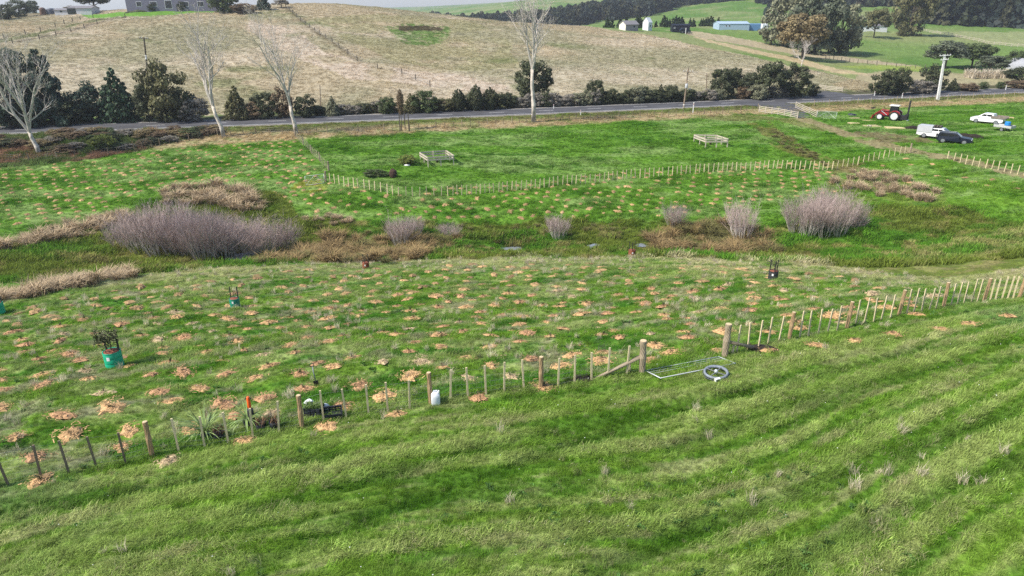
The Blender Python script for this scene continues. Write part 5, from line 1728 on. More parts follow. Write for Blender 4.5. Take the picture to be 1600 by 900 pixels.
# toppled shrub with its root ball in the paddock, and a lime shrub by the pen
p = at(590, 275)
t = thing('fallen_shrub', 'uprooted green shrub lying with its dark root ball in the far paddock', 'shrub', p)
me, _ = form('round', 0, 'green'); s = mpp(p)
put('foliage', me, parent=t, loc=(-4 * s, 0, -.1), scale=(38 * s, 1.7, 11 * s))
b = MB(); rg = random.Random(3); n = 14; vv = []
for i, (r, z) in enumerate(((.5, -.1), (.62, .4), (.55, .9), (.2, 1.25))):
    for k in range(n):
        a = 2 * math.pi * k / n; q = r * (1 + .4 * (rg.random() - .5)); vv.append((math.cos(a) * q, math.sin(a) * q, z + rg.uniform(-.06, .06)))
b.add(vv, [tuple(range(n - 1, -1, -1)), tuple(range(3 * n, 4 * n))] + [(i * n + k, i * n + (k + 1) % n, i * n + n + (k + 1) % n, i * n + n + k) for i in range(3) for k in range(n)])
put('root_ball', (b, mat('root_soil', (.06, .035, .025), .95, .35, 4)), parent=t, loc=(24 * s, 0, -.05), scale=.8)
plant('shrub', 'lime green shrub lying beside the timber pen in the paddock', (637, 256), 14, 26, 'round', 'lime')
b = MB(); b.lathe([(.0, 0), (.45, .03), (.5, .12), (.35, .22), (.0, .26)], 14)
put('white_tub', (b, mat('white_plastic', (.75, .75, .73), .4, .05)), loc=at(636, 259), scale=(.9, .6, .8), label='white upturned tub on the grass below the lime shrub', cat='tub')
plant('shrub', 'bright lime bush on the fern bank below the road at left', (163, 234), 24, 34, 'round', 'lime', k=1)
# fern and bramble along the left bank
for i in range(46):
    x_ = random.uniform(-10, 345); f = random.random()
    y0_ = np.interp(x_, [0, 345], [213, 203]); y1_ = np.interp(x_, [0, 120, 190, 345], [254, 246, 234, 207])
    c_ = random.choice(['brown', 'dark', 'green', 'brown', 'olive', 'rust', 'rust', 'grey'])
    plant('bank_bush', '%s fern and bramble bush on the roadside bank at left' % {'brown': 'brown', 'dark': 'dark', 'green': 'green', 'olive': 'olive', 'rust': 'rusty', 'grey': 'grey'}[c_], (x_, y0_ + (y1_ - y0_) * f), random.uniform(6, 12), random.uniform(22, 38), 'round', c_, cat='bush', group='%s bushes on the left bank' % c_)
# pampas clumps on the flat behind the pole
M_PAMP = mat('pampas_plume', (.62, .54, .42), .9, .15, 2, island=.2, transl=.2)
PAMP = [blade_tuft(640 + i, 150, .30, .6, 1.15, .05, .28, spread=2, material=M_PAMP, bend=.6) for i in range(2)]
for i, x_ in enumerate((1512, 1518, 1526, 1536, 1544, 1553, 1561, 1569, 1575)):
    p = at(x_, 121 + (i % 2) * 1.5); put('pampas_clump', PAMP[i % 2], loc=p, rot=(0, 0, i), scale=(3.2, 3.2, 2.5), label='cream pampas clump in the row on the flat behind the road', cat='pampas', group='pampas row')

# ------------------------------------------------------------------ vehicles
M_TYRE = mat('tyre_rubber', (.022, .022, .024), .85, .2, 6)
M_RIMW = mat('rim_pale', (.62, .62, .62), .45, .1, 6)
M_RIMG = mat('rim_grey', (.30, .31, .33), .4, .1, 6, metal=.6)
M_GLASS = mat('car_glass', (.015, .018, .022), .06, .1, 4, spec=.6)
M_CARW = mat('white_car_paint', (.78, .78, .78), .3, .04, 2, coat=.5)
M_CARK = mat('dark_blue_car_paint', (.008, .012, .024), .4, .1, 2, coat=.15)
M_TRIM = mat('black_trim', (.02, .02, .022), .6, .1)
M_LAMPR = mat('red_lamp', (.35, .02, .015), .3, .05)
M_LAMPW = mat('clear_lamp', (.75, .77, .78), .15, .05)
M_BOX = mat('canopy_grey', (.44, .45, .47), .5, .06, 2)
def wheel(parent, x, y, r, w, rim=M_RIMG, name='wheel'):
    b = MB(); b.lathe([(r * .62, -w / 2), (r * .92, -w / 2), (r, -w * .32), (r, w * .32), (r * .92, w / 2), (r * .62, w / 2)], 24, axis='Y')
    tw = put(name, (b, M_TYRE, True), parent=parent, loc=(x, y, r))
    b = MB(); b.lathe([(r * .70, -w * .51), (r * .55, -w * .53), (r * .18, -w * .56), (r * .18, w * .56), (r * .55, w * .53), (r * .70, w * .51)], 20, axis='Y')
    put('rim', (b, rim), parent=tw)
def pane(parent, pts, y, m=M_GLASS, name='window', th=.012):
    b = MB(); b.prism(pts, y - th, y + th); put(name, (b, m), parent=parent)
def place_vehicle(name, label, cat, tail, nose):
    a, c = at(*tail), at(*nose)
    m = (a + c) / 2
    return thing(name, label, cat, (m.x, m.y, hz(m.x, m.y) + .02), rz=math.atan2(c.y - a.y, c.x - a.x))
def ute(v, paint, L=5.3, tray=None):
    """double-cab pickup, nose towards +x"""
    h = L / 2
    prof = [(-h, .55), (-h, 1.02), (h * .28 - 1.75, 1.05), (h * .28 - 1.55, 1.72), (h * .28 - .1, 1.76), (h * .28 + .85, 1.10), (h - .25, 1.00), (h, .85), (h, .42), (h - .4, .34), (-h + .3, .42)]
    ins = lambda z: 0.0 if z < 1.06 else .16 * (z - 1.06) / .7
    b = MB(); b.prism(prof, -.90, .90, ins); put('body', (b, paint), parent=v)
    x0 = h * .28
    for sy in (-1, 1):
        y_ = sy * .838
        pane(v, [(x0 - 1.48, 1.12), (x0 - .62, 1.12), (x0 - .62, 1.60), (x0 - 1.36, 1.60)], y_)
        pane(v, [(x0 - .54, 1.12), (x0 + .55, 1.12), (x0 - .12, 1.60), (x0 - .54, 1.60)], y_)
    w = MB(); w.add([(x0 + .86, -.74, 1.12), (x0 + .86, .74, 1.12), (x0 - .04, .64, 1.72), (x0 - .04, -.64, 1.72)], [(0, 1, 2, 3)]); w.v = [(a + .012, b_, c + .012) for a, b_, c in w.v]
    put('windscreen', (w, M_GLASS), parent=v)
    for sx in (-h * .60, h * .62):
        for sy in (-1, 1):
            wheel(v, sx, sy * .80, .38, .25)
    for sy in (-1, 1):
        b = MB(); b.box((h - .02, sy * .68, .82), (.10, .34, .15)); put('headlight', (b, M_LAMPW), parent=v)
        b = MB(); b.box((-h + .01, sy * .80, .85), (.06, .14, .26)); put('tail_light', (b, M_LAMPR), parent=v)
        b = MB(); b.box((x0 + .55, sy * 1.0, 1.14), (.12, .22, .16)); put('mirror', (b, paint), parent=v)
    b = MB(); b.box((h + .02, 0, .48), (.14, 1.72, .22)); put('front_bumper', (b, M_TRIM), parent=v)
    b = MB(); b.box((-h - .04, 0, .52), (.12, 1.70, .16)); put('rear_bumper', (b, M_TRIM), parent=v)
    b = MB(); b.box((h - .005, 0, .72), (.05, .9, .18)); put('grille', (b, M_TRIM), parent=v)
v1 = place_vehicle('utility_truck', 'white ute with a pale grey box canopy parked left of the dark wagon', 'ute', (1437, 214), (1491, 219))
ute(v1, M_CARW, 5.5); v1.scale.z = .92
b = MB(); b.prism([(-2.75, .95), (-2.75, 1.98), (-.66, 2.0), (-.66, .95)], -.96, .96); put('canopy_box', (b, M_BOX), parent=v1)
b = MB(); b.box((-.2, 0, 1.86), (1.1, 1.5, .05)); put('roof_rack', (b, M_TRIM), parent=v1)
for k in range(3):
    b = MB(); b.box((-.6 + .4 * k, .1, 2.0), (.25, 1.0, .22)); put('rack_load', (b, M_STUMP), parent=v1)
v2 = place_vehicle('station_wagon', 'dark blue off-road wagon parked in front of the white ute', 'car', (1468, 222), (1512, 226))
L = 4.5; h = L / 2; v2.scale.z = .88
b = MB(); b.prism([(-h, .5), (-h, 1.05), (-h + .18, 1.66), (-h + .35, 1.74), (.15, 1.74), (.85, 1.12), (h - .2, .98), (h, .82), (h, .42), (-h + .2, .38)], -.90, .90, lambda z: 0 if z < 1.1 else .15 * (z - 1.1) / .64)
put('body', (b, M_CARK), parent=v2)
for sy in (-1, 1):
    pane(v2, [(-h + .28, 1.15), (-.92, 1.15), (-.92, 1.60), (-h + .42, 1.60)], sy * .846)
    pane(v2, [(-.84, 1.15), (-.05, 1.15), (-.05, 1.60), (-.84, 1.60)], sy * .846)
    pane(v2, [(.03, 1.15), (.66, 1.15), (.12, 1.60), (.03, 1.60)], sy * .846)
    for sx in (-1.38, 1.38):
        wheel(v2, sx, sy * .80, .38, .26)
    b = MB(); b.box((-h - .0, sy * .74, .98), (.08, .22, .22)); put('tail_light', (b, M_LAMPW), parent=v2)
    b = MB(); b.box((h - .03, sy * .66, .80), (.10, .30, .16)); put('headlight', (b, M_LAMPW), parent=v2)
    b = MB(); b.box((.62, sy * .99, 1.16), (.12, .2, .15)); put('mirror', (b, M_CARK), parent=v2)
    b = MB(); b.tube([(-h + .4, sy * .62, 1.79), (.05, sy * .62, 1.79)], .025, 6); put('roof_rail', (b, M_RIMG), parent=v2)
b = MB(); b.add([(.87, -.74, 1.14), (.87, .74, 1.14), (.2, .68, 1.70), (.2, -.68, 1.70)], [(0, 1, 2, 3)]); b.v = [(a + .015, c, d + .015) for a, c, d in b.v]; put('windscreen', (b, M_GLASS), parent=v2)
b = MB(); b.box((h + .02, 0, .50), (.12, 1.7, .2)); put('front_bumper', (b, M_TRIM), parent=v2)
b = MB(); b.lathe([(.32, -.10), (.36, 0), (.32, .10), (.1, .11)], 18, c=(-h - .13, .1, .98), axis='X'); put('spare_wheel', (b, M_TYRE), parent=v2)
v3 = place_vehicle('utility_truck', 'white ute with a wooden flat deck hitched to the small trailer', 'ute', (1562, 195), (1523, 191))
ute(v3, M_CARW, 4.9)
b = MB(); b.box((-1.65, 0, 1.12), (2.1, 1.98, .12)); put('flat_deck', (b, mat('weathered_deck', (.20, .17, .14), .9, .3, 3)), parent=v3)
for sy in (-1, 1):
    b = MB(); b.box((-1.65, sy * .98, 1.32), (2.1, .05, .28)); put('deck_side', (b, mat('weathered_deck', (.20, .17, .14), .9, .3, 3)), parent=v3)
v4 = place_vehicle('trailer', 'small pale trailer carrying a blue drum behind the white ute', 'trailer', (1580, 206), (1556, 203))
M_TRL = mat('trailer_grey', (.42, .42, .40), .6, .15, 3)
b = MB(); b.box((0, 0, .58), (2.6, 1.45, .08)); put('deck', (b, M_TRL), parent=v4)
for sy in (-1, 1):
    b = MB(); b.box((0, sy * .74, .78), (2.6, .04, .36)); put('side', (b, M_TRL), parent=v4)
    wheel(v4, -.1, sy * .88, .30, .2)
    b = MB(); b.box((-.1, sy * .90, .66), (.85, .24, .04)); put('mudguard', (b, M_TRL), parent=v4)
for sx in (-1.3, 1.3):
    b = MB(); b.box((sx, 0, .78), (.04, 1.44, .36)); put('end_gate', (b, M_TRL), parent=v4)
b = MB(); b.bar((1.3, 0, .52), (2.2, 0, .48), .09, .09); put('drawbar', (b, M_TRIM), parent=v4)
b = MB(); b.lathe([(.40, 0), (.42, .03), (.42, .27), (.405, .29), (.42, .31), (.42, .58), (.405, .6), (.42, .62), (.42, .82), (.36, .88), (.1, .9)], 22)
p = v4.matrix_basis @ Vector((-.35, 0, .63))
put('blue_drum', (b, mat('drum_blue', (.02, .22, .55), .4, .05), True), loc=p, label='bright blue plastic drum standing in the small trailer', cat='drum')

# tractor with loader and post driver
M_RED = mat('tractor_red', (.30, .012, .018), .38, .12, 3, coat=.3)
tr = place_vehicle('tractor', 'red tractor with white cab roof, front loader and rear post driver', 'tractor', (1412, 189), (1368, 186))
b = MB(); b.prism([(.25, .85), (.25, 1.62), (1.9, 1.50), (2.15, 1.30), (2.2, .80), (1.9, .70)], -.36, .36, lambda z: .05 if z > 1.4 else 0); put('bonnet', (b, M_RED), parent=tr)
b = MB(); b.box((.2, 0, .75), (3.2, .42, .42)); put('chassis', (b, M_TRIM), parent=tr)
for sy in (-1, 1):
    wheel(tr, -.85, sy * .85, .82, .48, M_RIMW); wheel(tr, 1.55, sy * .78, .55, .36, M_RIMW)
    b = MB(); b.prism([(-1.75, 1.15), (-1.55, 1.58), (-1.1, 1.78), (-.5, 1.75), (-.05, 1.45), (0, 1.2), (-.3, 1.55), (-.85, 1.68), (-1.4, 1.5)], sy * .85 - .22, sy * .85 + .22); put('mudguard', (b, M_RED), parent=tr)
    for x_, x2_ in ((-1.1, -1.0), (.22, .05)):
        b = MB(); b.bar((x_, sy * .55, 1.35), (x2_, sy * .52, 2.55), .07, .07); put('cab_pillar', (b, M_TRIM), parent=tr)
    pane(tr, [(-1.02, 1.5), (.14, 1.5), (.06, 2.5), (-.96, 2.5)], sy * .53, M_GLASS)
    b = MB(); b.tube([(.35, sy * .52, 1.65), (1.5, sy * .52, 1.75), (2.3, sy * .52, 1.1), (2.75, sy * .52, .45)], .075, 8); put('loader_arm', (b, M_RED), parent=tr)
    b = MB(); b.tube([(.5, sy * .52, .9), (1.5, sy * .52, 1.55)], .045, 8); put('hydraulic_ram', (b, M_GALV), parent=tr)
b = MB(); b.box((-.45, 0, 2.60), (1.55, 1.30, .14)); put('cab_roof', (b, mat('cab_roof_white', (.74, .76, .72), .4, .05)), parent=tr)
b = MB(); b.box((-.75, 0, 1.45), (.5, .55, .55)); put('seat', (b, M_TRIM), parent=tr)
b = MB(); b.prism([(2.7, .1), (3.15, .12), (3.1, .2), (2.85, .25), (2.8, .75), (2.7, .8)], -.95, .95); put('bucket', (b, M_RED), parent=tr)
b = MB(); b.tube([(1.3, -.2, 1.5), (1.3, -.2, 2.3)], .045, 8); put('exhaust', (b, M_TRIM), parent=tr)
b = MB(); b.box((-2.75, 0, 1.75), (.24, .28, 3.7)); put('driver_mast', (b, M_TRIM), parent=tr)
b = MB(); b.box((-2.1, 0, .65), (1.5, 1.2, .7)); put('driver_frame', (b, M_TRIM), parent=tr)
b = MB(); b.box((-2.65, 0, .95), (.5, .9, .6)); put('driver_hammer', (b, M_TRIM), parent=tr)
b = MB(); b.tube([(-2.9, -.6, .18), (-2.9, .6, .18)], .14, 10); put('driver_foot', (b, M_RIMW), parent=tr)

# timber and heaps around the vehicles
M_PLANK = mat('new_timber', (.60, .49, .27), .85, .18, 4)
def stack(label, pix, L, n, rz, layers=2, w=.12, m=M_PLANK, name='timber_stack', cat='timber', spread=1.0):
    p = at(*pix)
    t = thing(name, label, cat, p, rz=rz)
    for k in range(n):
        for l in range(layers):
            b = MB(); o = random.uniform(-.25, .25)
            b.box((o, (k - n / 2) * w * 1.15 * spread, .08 + l * w * 1.0), (L * random.uniform(.85, 1.0), w, w * .8), Matrix.Rotation(random.gauss(0, .03 * spread), 3, 'Z'))
            put('timber', (b, m), parent=t)
    return t
stack('loose pale battens lying nearest the dark tarpaulin bundle', (1336, 185), 1.6, 3, .1, 1, spread=1.6)
stack('short bundle of pale battens below the tractor loader', (1348, 188.5), 1.2, 5, -.3, 1)
stack('bundle of pale battens lying in front of the tractor wheel', (1361, 189), 1.7, 5, -.35, 1)
stack('short wide stack of pale boards left of the crossed timbers', (1333, 194), 1.7, 6, -.4, 2)
stack('crossed loose timbers with white offcuts on the grass', (1360, 197), 2.6, 5, .05, 1, spread=2.6)
stack('white offcuts piled over the crossed timbers', (1357, 198), 1.0, 3, 1.0, 2, m=M_RAIL, spread=1.5)
stack('long pale timber stack on the grass left of the white ute', (1397, 201), 2.9, 8, -.35, 2)
stack('long pale rails stacked behind the second white ute', (1560, 185), 5.0, 6, -.12, 2)
def heap(label, a_, b_, w, h, m, name, cat, seed):
    a, c = at(*a_), at(*b_); L = (c - a).length
    b = MB(); rg = random.Random(seed); nseg = max(4, int(L / .6)); n = 9; vv = []
    for i in range(nseg + 1):
        t = i / nseg; e = math.sin(math.pi * min(max(t, .04), .96)) ** .35
        q = a.lerp(c, t); d = Vector((-(c - a).y, (c - a).x, 0)).normalized()
        for k in range(n):
            u = math.pi * k / (n - 1)
            s = q + d * math.cos(u) * w / 2 * e * rg.uniform(.85, 1.15); z = hz(s.x, s.y) - .04 + math.sin(u) * h * e * rg.uniform(.75, 1.2)
            vv.append((s.x - a.x, s.y - a.y, z - a.z))
    b.add(vv, [(i * n + k, i * n + k + 1, i * n + n + k + 1, i * n + n + k) for i in range(nseg) for k in range(n - 1)])
    put(name, (b, m), loc=a, label=label, cat=cat)
M_SOIL = mat('dark_soil', (.022, .016, .012), .95, .4, 3)
heap('dark spoil heap behind the canopy of the white ute', (1413, 200.5), (1438, 202), 1.2, .55, M_SOIL, 'soil_heap', 'soil heap', 1)
heap('long dark spoil heap running right from the dark wagon', (1492, 213), (1537, 217), 1.4, .65, M_SOIL, 'soil_heap', 'soil heap', 2)
heap('dark blue-black bundle lying on the grass left of the tractor', (1325, 179.5), (1338, 181), 1.0, .5, mat('dark_tarpaulin', (.025, .03, .045), .5, .2, 4), 'tarpaulin_bundle', 'tarpaulin', 3)
heap('small dark heap behind the tractor by the road fence', (1361, 169.5), (1369, 170), 1.0, .4, M_SOIL, 'soil_heap', 'soil heap', 4)
heap('small soil heap at the foot of the diagonal stay', (896, 596), (926, 593), .7, .12, M_SOIL, 'soil_heap', 'soil heap', 5)
heap('dark soil thrown up along the fence right of the gateway', (1172, 541), (1216, 548), .7, .13, M_SOIL, 'soil_heap', 'soil heap', 6)

# ------------------------------------------------------------------ poles and road markers
M_POLEW = mat('concrete_pole', (.70, .69, .66), .8, .1, 3)
M_POLEB = mat('timber_pole', (.26, .20, .15), .9, .25, 3)
M_PORC = mat('insulator', (.70, .70, .68), .3, .05)
def power_pole(label, base, top, m, arms, r=.17, square=False, extra=None, arm_m=None):
    p = at(*base); k = mpp(p); h = math.hypot(base[1] - top[1], 0) * k / .955
    lean = (top[0] - base[0]) * k / h
    persp = (base[0] - CX) / F_PX * .35
    t = thing('power_pole', label, 'power pole', p, rot=(0, math.atan(lean - persp) , 0))
    b = MB()
    if square: b.box((0, 0, h / 2 - .2), (r * 2, r * 1.6, h + .4), taper=.62)
    else: b.tube([(0, 0, -.3), (0, 0, h)], [r * 1.15, r * .8], 10)
    put('pole', (b, m), parent=t)
    for dz, L in arms:
        b = MB(); b.box((0, -.16, h - dz), (L, .12, .14)); a = put('crossarm', (b, arm_m or m), parent=t)
        for s in (-.46, -.2, .2, .46):
            b = MB(); b.lathe([(.05, 0), (.07, .05), (.04, .11), (.06, .15), (.02, .22)], 8, c=(s * L, -.16, h - dz + .07)); put('insulator', (b, M_PORC), parent=a)
    if extra == 'transformer':
        b = MB(); b.lathe([(.24, 0), (.26, .05), (.26, .75), (.2, .82)], 14, c=(-.05, -.38, h * .52)); put('transformer', (b, M_BOX, True), parent=t)
        b = MB(); b.bar((0, 0, h * .50), (.75, -.1, h * .50), .06, .06); b.box((.75, -.1, h * .5 - .02), (.4, .22, .16)); put('street_lamp', (b, M_BOX), parent=t)
        b = MB(); b.tube([(0, 0, 0.0), (0, 0, .9)], r * 1.2, 10); put('white_band', (b, M_POLEW), parent=t)
    if extra == 'band':
        b = MB(); b.tube([(0, 0, h * .50), (0, 0, h * .60)], r * 1.08, 10); put('white_band', (b, M_POLEW), parent=t)
    return t
power_pole('white concrete power pole with two crossarms by the road on the right', (1465, 156), (1475, 92), M_POLEW, ((.15, 2.4), (1.0, 1.6)), .27, True)
power_pole('brown timber power pole with a transformer beside the road right of centre', (1068, 170), (1075, 112), M_POLEB, ((.7, 1.9),), .16, False, 'transformer')
power_pole('dark timber power pole with a crossarm on the hillside at left', (232, 126), (226, 65), M_STUMP, ((.2, 1.9),), .2, False, 'band')
power_pole('thin grey pole behind the hedge left of centre', (501, 166), (500, 135), M_POLEB, (), .10)
power_pole('thin grey pole behind the hedge right of the transformer pole', (1103, 150), (1104, 117), M_POLEB, (), .11)
for pix, hpx, lab in (((1082.5, 177), 17, 'tall white marker post in the verge beside the transformer pole'), ((865, 170), 7, 'white road marker post on the far verge near centre'), ((907, 180), 8, 'white road marker post on the near verge right of centre'),
                      ((1366, 150), 7, 'white road marker post on the far verge left of the dark evergreens'), ((1409, 154), 8, 'white road marker post on the near verge left of the concrete pole'), ((1571, 141), 8, 'white road marker post at the far right of the road')):
    p = at(*pix); k = mpp(p); b = MB(); b.box((0, 0, hpx * k / 2 - .1), (.16, .09, hpx * k + .2)); t = thing('marker_post', lab, 'marker post', p)
    put('post', (b, M_POLEW), parent=t)
    b = MB(); b.box((0, -.055, hpx * k * .82), (.09, .02, .18)); put('reflector', (b, M_LAMPR), parent=t)

# ------------------------------------------------------------------ buildings
M_ROOFG = mat('roof_grey', (.20, .19, .20), .6, .12, 1.5, stretch=(8, 1, 1))
M_HOUSE = mat('house_cladding', (.135, .13, .18), .8, .12, 2, stretch=(1, 1, 9))
M_CREAM = mat('cream_cladding', (.66, .63, .54), .8, .08, 2, stretch=(1, 1, 9))
M_WHITEC = mat('white_cladding', (.74, .75, .77), .6, .06, 2)
M_GREYC = mat('grey_cladding', (.27, .25, .26), .8, .1, 2, stretch=(1, 1, 9))
M_BLUE = mat('blue_iron', (.12, .24, .42), .5, .1, 2, stretch=(9, 1, 1))
M_BLUEL = mat('pale_blue_iron', (.34, .44, .54), .5, .1, 2)
M_BLACK = mat('black_iron', (.012, .013, .022), .5, .15, 2)
def gable(label, pos, rz, L, W, hw, hr, wall, roof, name='house', cat='house', windows=(), doors=(), front=None, eave=.3):
    t = thing(name, label, cat, pos, rz=rz)
    b = MB(); b.box((0, 0, hw / 2 - .5), (L, W, hw + 1.0)); put('wall', (b, wall), parent=t)
    for s in (-1, 1):
        b = MB(); b.prism([(-W / 2 + .002, 0), (W / 2 - .002, 0), (0, hr)], -.05, .05)
        b.v = [(s * (L / 2 - .052) + y_, x_, z_ + hw) for x_, y_, z_ in b.v]
        put('gable_end', (b, front or wall), parent=t)
    for s in (-1, 1):
        b = MB(); b.add([(-L / 2 - eave, s * (W / 2 + eave), hw - eave * hr / (W / 2)), (L / 2 + eave, s * (W / 2 + eave), hw - eave * hr / (W / 2)), (L / 2 + eave, 0, hr + hw), (-L / 2 - eave, 0, hr + hw)], [(0, 1, 2, 3)])
        n0 = len(b.v); b.v += [(x_, y_, z_ + .12) for x_, y_, z_ in b.v]; b.f += [(4, 5, 6, 7), (0, 1, 5, 4), (1, 2, 6, 5), (2, 3, 7, 6), (3, 0, 4, 7)]
        put('roof', (b, roof), parent=t)
    for (x_, z_, w_, h_, side) in windows:
        y_ = side * (W / 2 + .01)
        b = MB(); b.box((x_, y_, z_), (w_, .06, h_)); fr = put('window', (b, M_WHITEC), parent=t)
        b = MB(); b.box((x_, y_ + side * .022, z_), (w_ - .16, .04, h_ - .16)); put('pane', (b, M_GLASS), parent=fr)
    for (x_, w_, h_, side) in doors:
        b = MB(); b.box((x_, side * (W / 2 + .02), h_ / 2), (w_, .08, h_)); put('door', (b, M_GLASS), parent=t)
    return t
# house on the hill top
p = at(270, 17); k = mpp(p)
gable('long grey weatherboard house on the hilltop cut by the top of the picture', Vector((p.x, p.y + 5, hz(p.x, p.y))), .02, 140 * k, 11, 4.6, 3.2, M_HOUSE, M_ROOFG,
      windows=[(-11, 2.2, 1.8, 1.5, -1), (-6, 2.2, 2.4, 1.5, -1), (-1, 2.0, 2.4, 2.6, -1), (5, 2.2, 1.8, 1.5, -1), (10, 2.2, 2.2, 1.6, -1)], doors=[(2.2, 1.1, 2.1, -1)])
heap('dark clipped hedge along the front of the hilltop house', (196, 21), (335, 14.5), 1.4, 1.0, LM['dark'], 'clipped_hedge', 'hedge', 9)
p = at(133, 22); b_ = gable('pale grey shed on the hilltop left of the house', p, .05, 8, 6, 2.0, .7, M_BOX, M_ROOFG, 'shed', 'shed', doors=[(-3, 3, 2.2, -1)])
p = at(102, 23); gable('low white shed on the hilltop next to the dark tank', p, 0, 5, 4, 1.6, .5, M_BOX, M_ROOFG, 'shed', 'shed', windows=[(0, 1.1, 1.2, .8, -1)])
def tank(label, pix, w_px, h_px, m):
    p = at(*pix); k = mpp(p); r = w_px * k / 2; h = h_px * k
    t = thing('water_tank', label, 'water tank', p)
    b = MB(); prof = [(r, -.4)]
    for i in range(5): prof += [(r, h * i / 5 + .05), (r * .975, h * (i + .5) / 5), (r, h * (i + 1) / 5 - .02)]
    b.lathe(prof, 28); put('shell', (b, m, True), parent=t)
    b = MB(); b.lathe([(r, h), (r * .6, h + .35), (.3, h + .5)], 28); put('lid', (b, m, True), parent=t)
tank('brown round water tank on the hilltop', (68, 23.5), 9, 9, mat('tank_brown', (.16, .095, .075), .7, .15))
tank('wide dark grey water tank on the hilltop beside the brown one', (82, 23), 15, 7.5, mat('tank_grey', (.10, .11, .14), .6, .15))
# buildings behind the brown hill
p = at(982, 47.5); k = mpp(p)
gable('cream cottage with a grey roof on the skyline behind the brown hill', p, .5, 24 * k, 17 * k, 9 * k, 5 * k, M_GREYC, M_ROOFG, windows=[(1, 1.4, 1.2, 1.0, -1)], front=M_CREAM)
b = MB(); b.box((-.03, 0, 0), (.10, 17 * k - .05, 9 * k)); q = bpy.data.objects[bpy.context.scene.collection.objects[-1].name].parent
put('end_wall', (b, M_CREAM), parent=q, loc=(-24 * k / 2, 0, 4.5 * k))
p = at(1011, 47)
gable('tall narrow white building next to the cream cottage', p, .8, 11 * k, 11 * k, 12 * k, 7 * k, M_WHITEC, M_WHITEC, 'tower_house', 'house', windows=[(0, 1.6, .8, 1.0, -1)], eave=.1)
p = at(1062, 50.5); k = mpp(p)
gable('black flat shed behind the brown hill', p, 0, 27 * k, 4, 10 * k, .5, M_BLACK, M_BLACK, 'shed', 'shed', windows=[(-2.6, 1.7, .6, .6, -1)], eave=.1)
v5 = thing('parked_car', 'dark parked car with a pale roof in front of the black shed', 'car', at(1070, 51.5), rz=.1)
b = MB(); b.prism([(-2.1, .4), (-2.1, 1.1), (-1.5, 1.75), (.6, 1.78), (1.2, 1.1), (2.1, .95), (2.1, .4)], -.88, .88, lambda z: 0 if z < 1.12 else .14); put('body', (b, M_CARK), parent=v5)
b = MB(); b.box((-.4, 0, 1.80), (1.9, 1.36, .04)); put('roof_panel', (b, M_RIMG), parent=v5)
for sx in (-1.3, 1.3):
    for sy in (-1, 1): wheel(v5, sx, sy * .78, .34, .24)
for sy in (-1, 1): pane(v5, [(-1.45, 1.16), (.95, 1.16), (.5, 1.66), (-1.3, 1.66)], sy * .80)
b = MB(); b.box((0, 0, 1.0), (.22, .22, 2.4)); put('white_post', (b, M_POLEW), loc=at(1071, 53), label='white post in front of the dark parked car on the lane', cat='post')
p = at(1146, 46.5); k = mpp(p)
gable('long blue iron shed with a pale roof in the far green field', p + Vector((0, 4, 0)), .05, 48 * k, 8, 8.5 * k, 3.2 * k, M_BLUEL, M_BLUEL, 'shed', 'shed', windows=[(-3.6, 1.6, .7, .7, -1), (-2.2, 1.6, .7, .7, -1)], eave=.15)
p = at(1170, 47.3)
gable('deep blue shipping container shed in front of the blue iron shed', p, .03, 33 * k, 3, 8.5 * k, .3, M_BLUE, M_BLUE, 'container', 'container', eave=.02)
p = at(1193, 46)
gable('small white caravan parked at the end of the blue sheds', p, .2, 10 * k, 2.4, 7.5 * k, .4, M_WHITEC, M_WHITEC, 'caravan', 'caravan', windows=[(0, 1.4, 1.0, .6, -1)], eave=.02)
p = at(1128, 44.5)
gable('low grey lean-to at the left end of the blue shed', p, 0, 12 * k, 4, 4 * k, .6, M_BLUEL, M_ROOFG, 'shed', 'shed', eave=.05)
p = at(1366, 49); k = mpp(p)
gable('low white house half hidden behind the small olive tree', p + Vector((0, 6, 0)), .05, 44 * k, 9, 8 * k, 4 * k, M_WHITEC, M_ROOFG, windows=[(-3, 1.4, 1.6, 1.0, -1), (2, 1.4, 1.6, 1.0, -1)])
# rounded iron shed at the right edge
p = at(1600, 109); k = mpp(p)
t = thing('round_shed', 'grey rounded iron shed cut off by the right edge', 'shed', p, rz=.2)
b = MB(); r = 16 * k
prof = [(r * math.cos(a), r * 1.05 * math.sin(a)) for a in np.linspace(0, math.pi, 16)]
b.prism(prof, -4, 4); put('shell', (b, mat('grey_iron', (.34, .35, .38), .45, .12, 2)), parent=t)
for x_ in (-1.6, .3):
    b = MB(); b.box((x_ * k * 3, -4.02, r * .42), (2.2 * k * 2, .06, 2.4 * k)); put('window', (b, M_GLASS), parent=t)

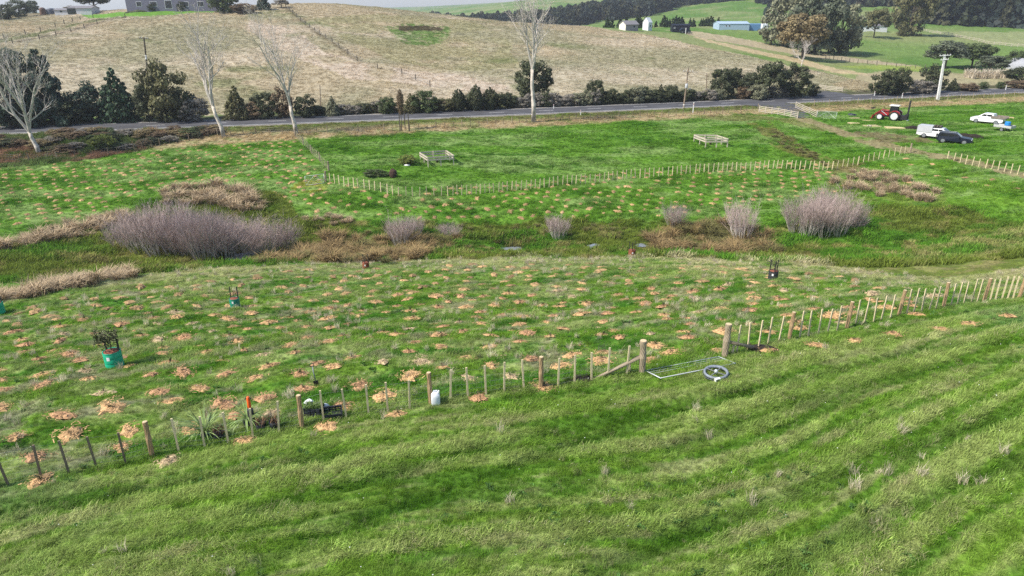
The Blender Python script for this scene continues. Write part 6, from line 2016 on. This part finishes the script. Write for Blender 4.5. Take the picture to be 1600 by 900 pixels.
# ------------------------------------------------------------------ woods on the far hills
def forest(name, label, P, dens, hmin, hmax, shapes, seed, cols, clear=2.0):
    rg = np.random.default_rng(seed)
    x0, y0 = P.min(0); x1, y1 = P.max(0)
    n = int((x1 - x0) * (y1 - y0) * dens)
    x = rg.uniform(x0, x1, n); y = rg.uniform(y0, y1, n)
    k = inside(P, x + 25 * (fbm(x * .01, y * .01, 3, 3) - .5), y + 25 * (fbm(x * .01, y * .01, 4, 3) - .5))
    k &= fbm(x * .006 + seed, y * .006, 77, 3) < clear
    x, y = x[k], y[k]
    px, py = project(x, y, h_base(x, y) + 8)
    k = (px > -150) & (px < 1750)
    x, y = x[k], y[k]; n = len(x)
    h = rg.uniform(hmin, hmax, n)
    tint = np.array(cols)[rg.integers(0, len(cols), n)] * np.exp(rg.normal(0, .15, (n, 1)))
    vs_ = []
    for i, sh in enumerate(shapes):
        me, _ = crown_mesh(sh, 900 + i, n=620, clumps=22, leaf=.085); me.materials.append(M_FORLEAF); vs_.append(me)
    w = h * rg.uniform(.55, .95, n)
    scatter(name, np.stack([x, y, H(x, y) - .6], 1), np.stack([0 * x, 0 * x, rg.uniform(0, 6.28, n)], 1), np.stack([w, w, h], 1), tint, vs_, label, 'forest')
    print(name, n)
M_FORLEAF = tint_material('forest_leaf', .4, .1)
def wp(*pts):
    return np.array([[ctrl(px, zc, 10)[0], ctrl(px, zc, 10)[1]] for px, zc in pts])
DK = [(.030, .042, .026), (.038, .048, .024), (.026, .036, .030), (.050, .052, .026)]
forest('pine_wood', 'dark pine wood behind the pale field at upper right', wp((1440, 400), (1640, 372), (1720, 380), (1720, 640), (1560, 620), (1500, 520), (1440, 470)), .030, 14, 24, ('tiers', 'cone', 'round'), 1, DK)
forest('hill_bush', 'mixed dark bush covering the hills behind the field trees', wp((1205, 520), (1300, 500), (1440, 470), (1500, 560), (1600, 700), (1600, 1300), (1290, 1300), (1240, 900), (1180, 700)), .016, 9, 17, ('round', 'round', 'tiers'), 2, DK + [(.085, .075, .045)], .72)
forest('valley_wood', 'dark wood on the far slope behind the brown hill and the cottage', wp((670, 640), (800, 540), (930, 450), (985, 430), (1015, 540), (1060, 650), (1120, 660), (1200, 640), (1240, 740), (1100, 760), (1000, 690), (900, 640), (800, 660), (740, 800), (670, 850)), .024, 8, 14, ('round', 'round', 'tiers'), 3, DK, .66)
forest('shelter_belt', 'row of young dark pines behind the cottage and black shed', wp((930, 300), (955, 296), (1050, 330), (1120, 345), (1120, 360), (1040, 350)), .045, 3.5, 6.0, ('cone', 'cone'), 4, [(.030, .05, .02)])

# ------------------------------------------------------------------ air
haze_m = bpy.data.materials.new('haze_air')
haze_m.use_nodes = True
hn = haze_m.node_tree
hn.nodes.clear()
ho = hn.nodes.new('ShaderNodeOutputMaterial')
hv = hn.nodes.new('ShaderNodeVolumePrincipled')
hv.inputs['Color'].default_value = (.86, .91, 1.0, 1)
hv.inputs['Density'].default_value = 0.00022
hv.inputs['Anisotropy'].default_value = 0.2
hn.links.new(hv.outputs[0], ho.inputs['Volume'])
b = MB(); b.box((0, 0, 85), (13600, 13600, 270))
put('haze', (b, haze_m), kind='stuff', label='thin pale air over the whole valley', cat='haze')
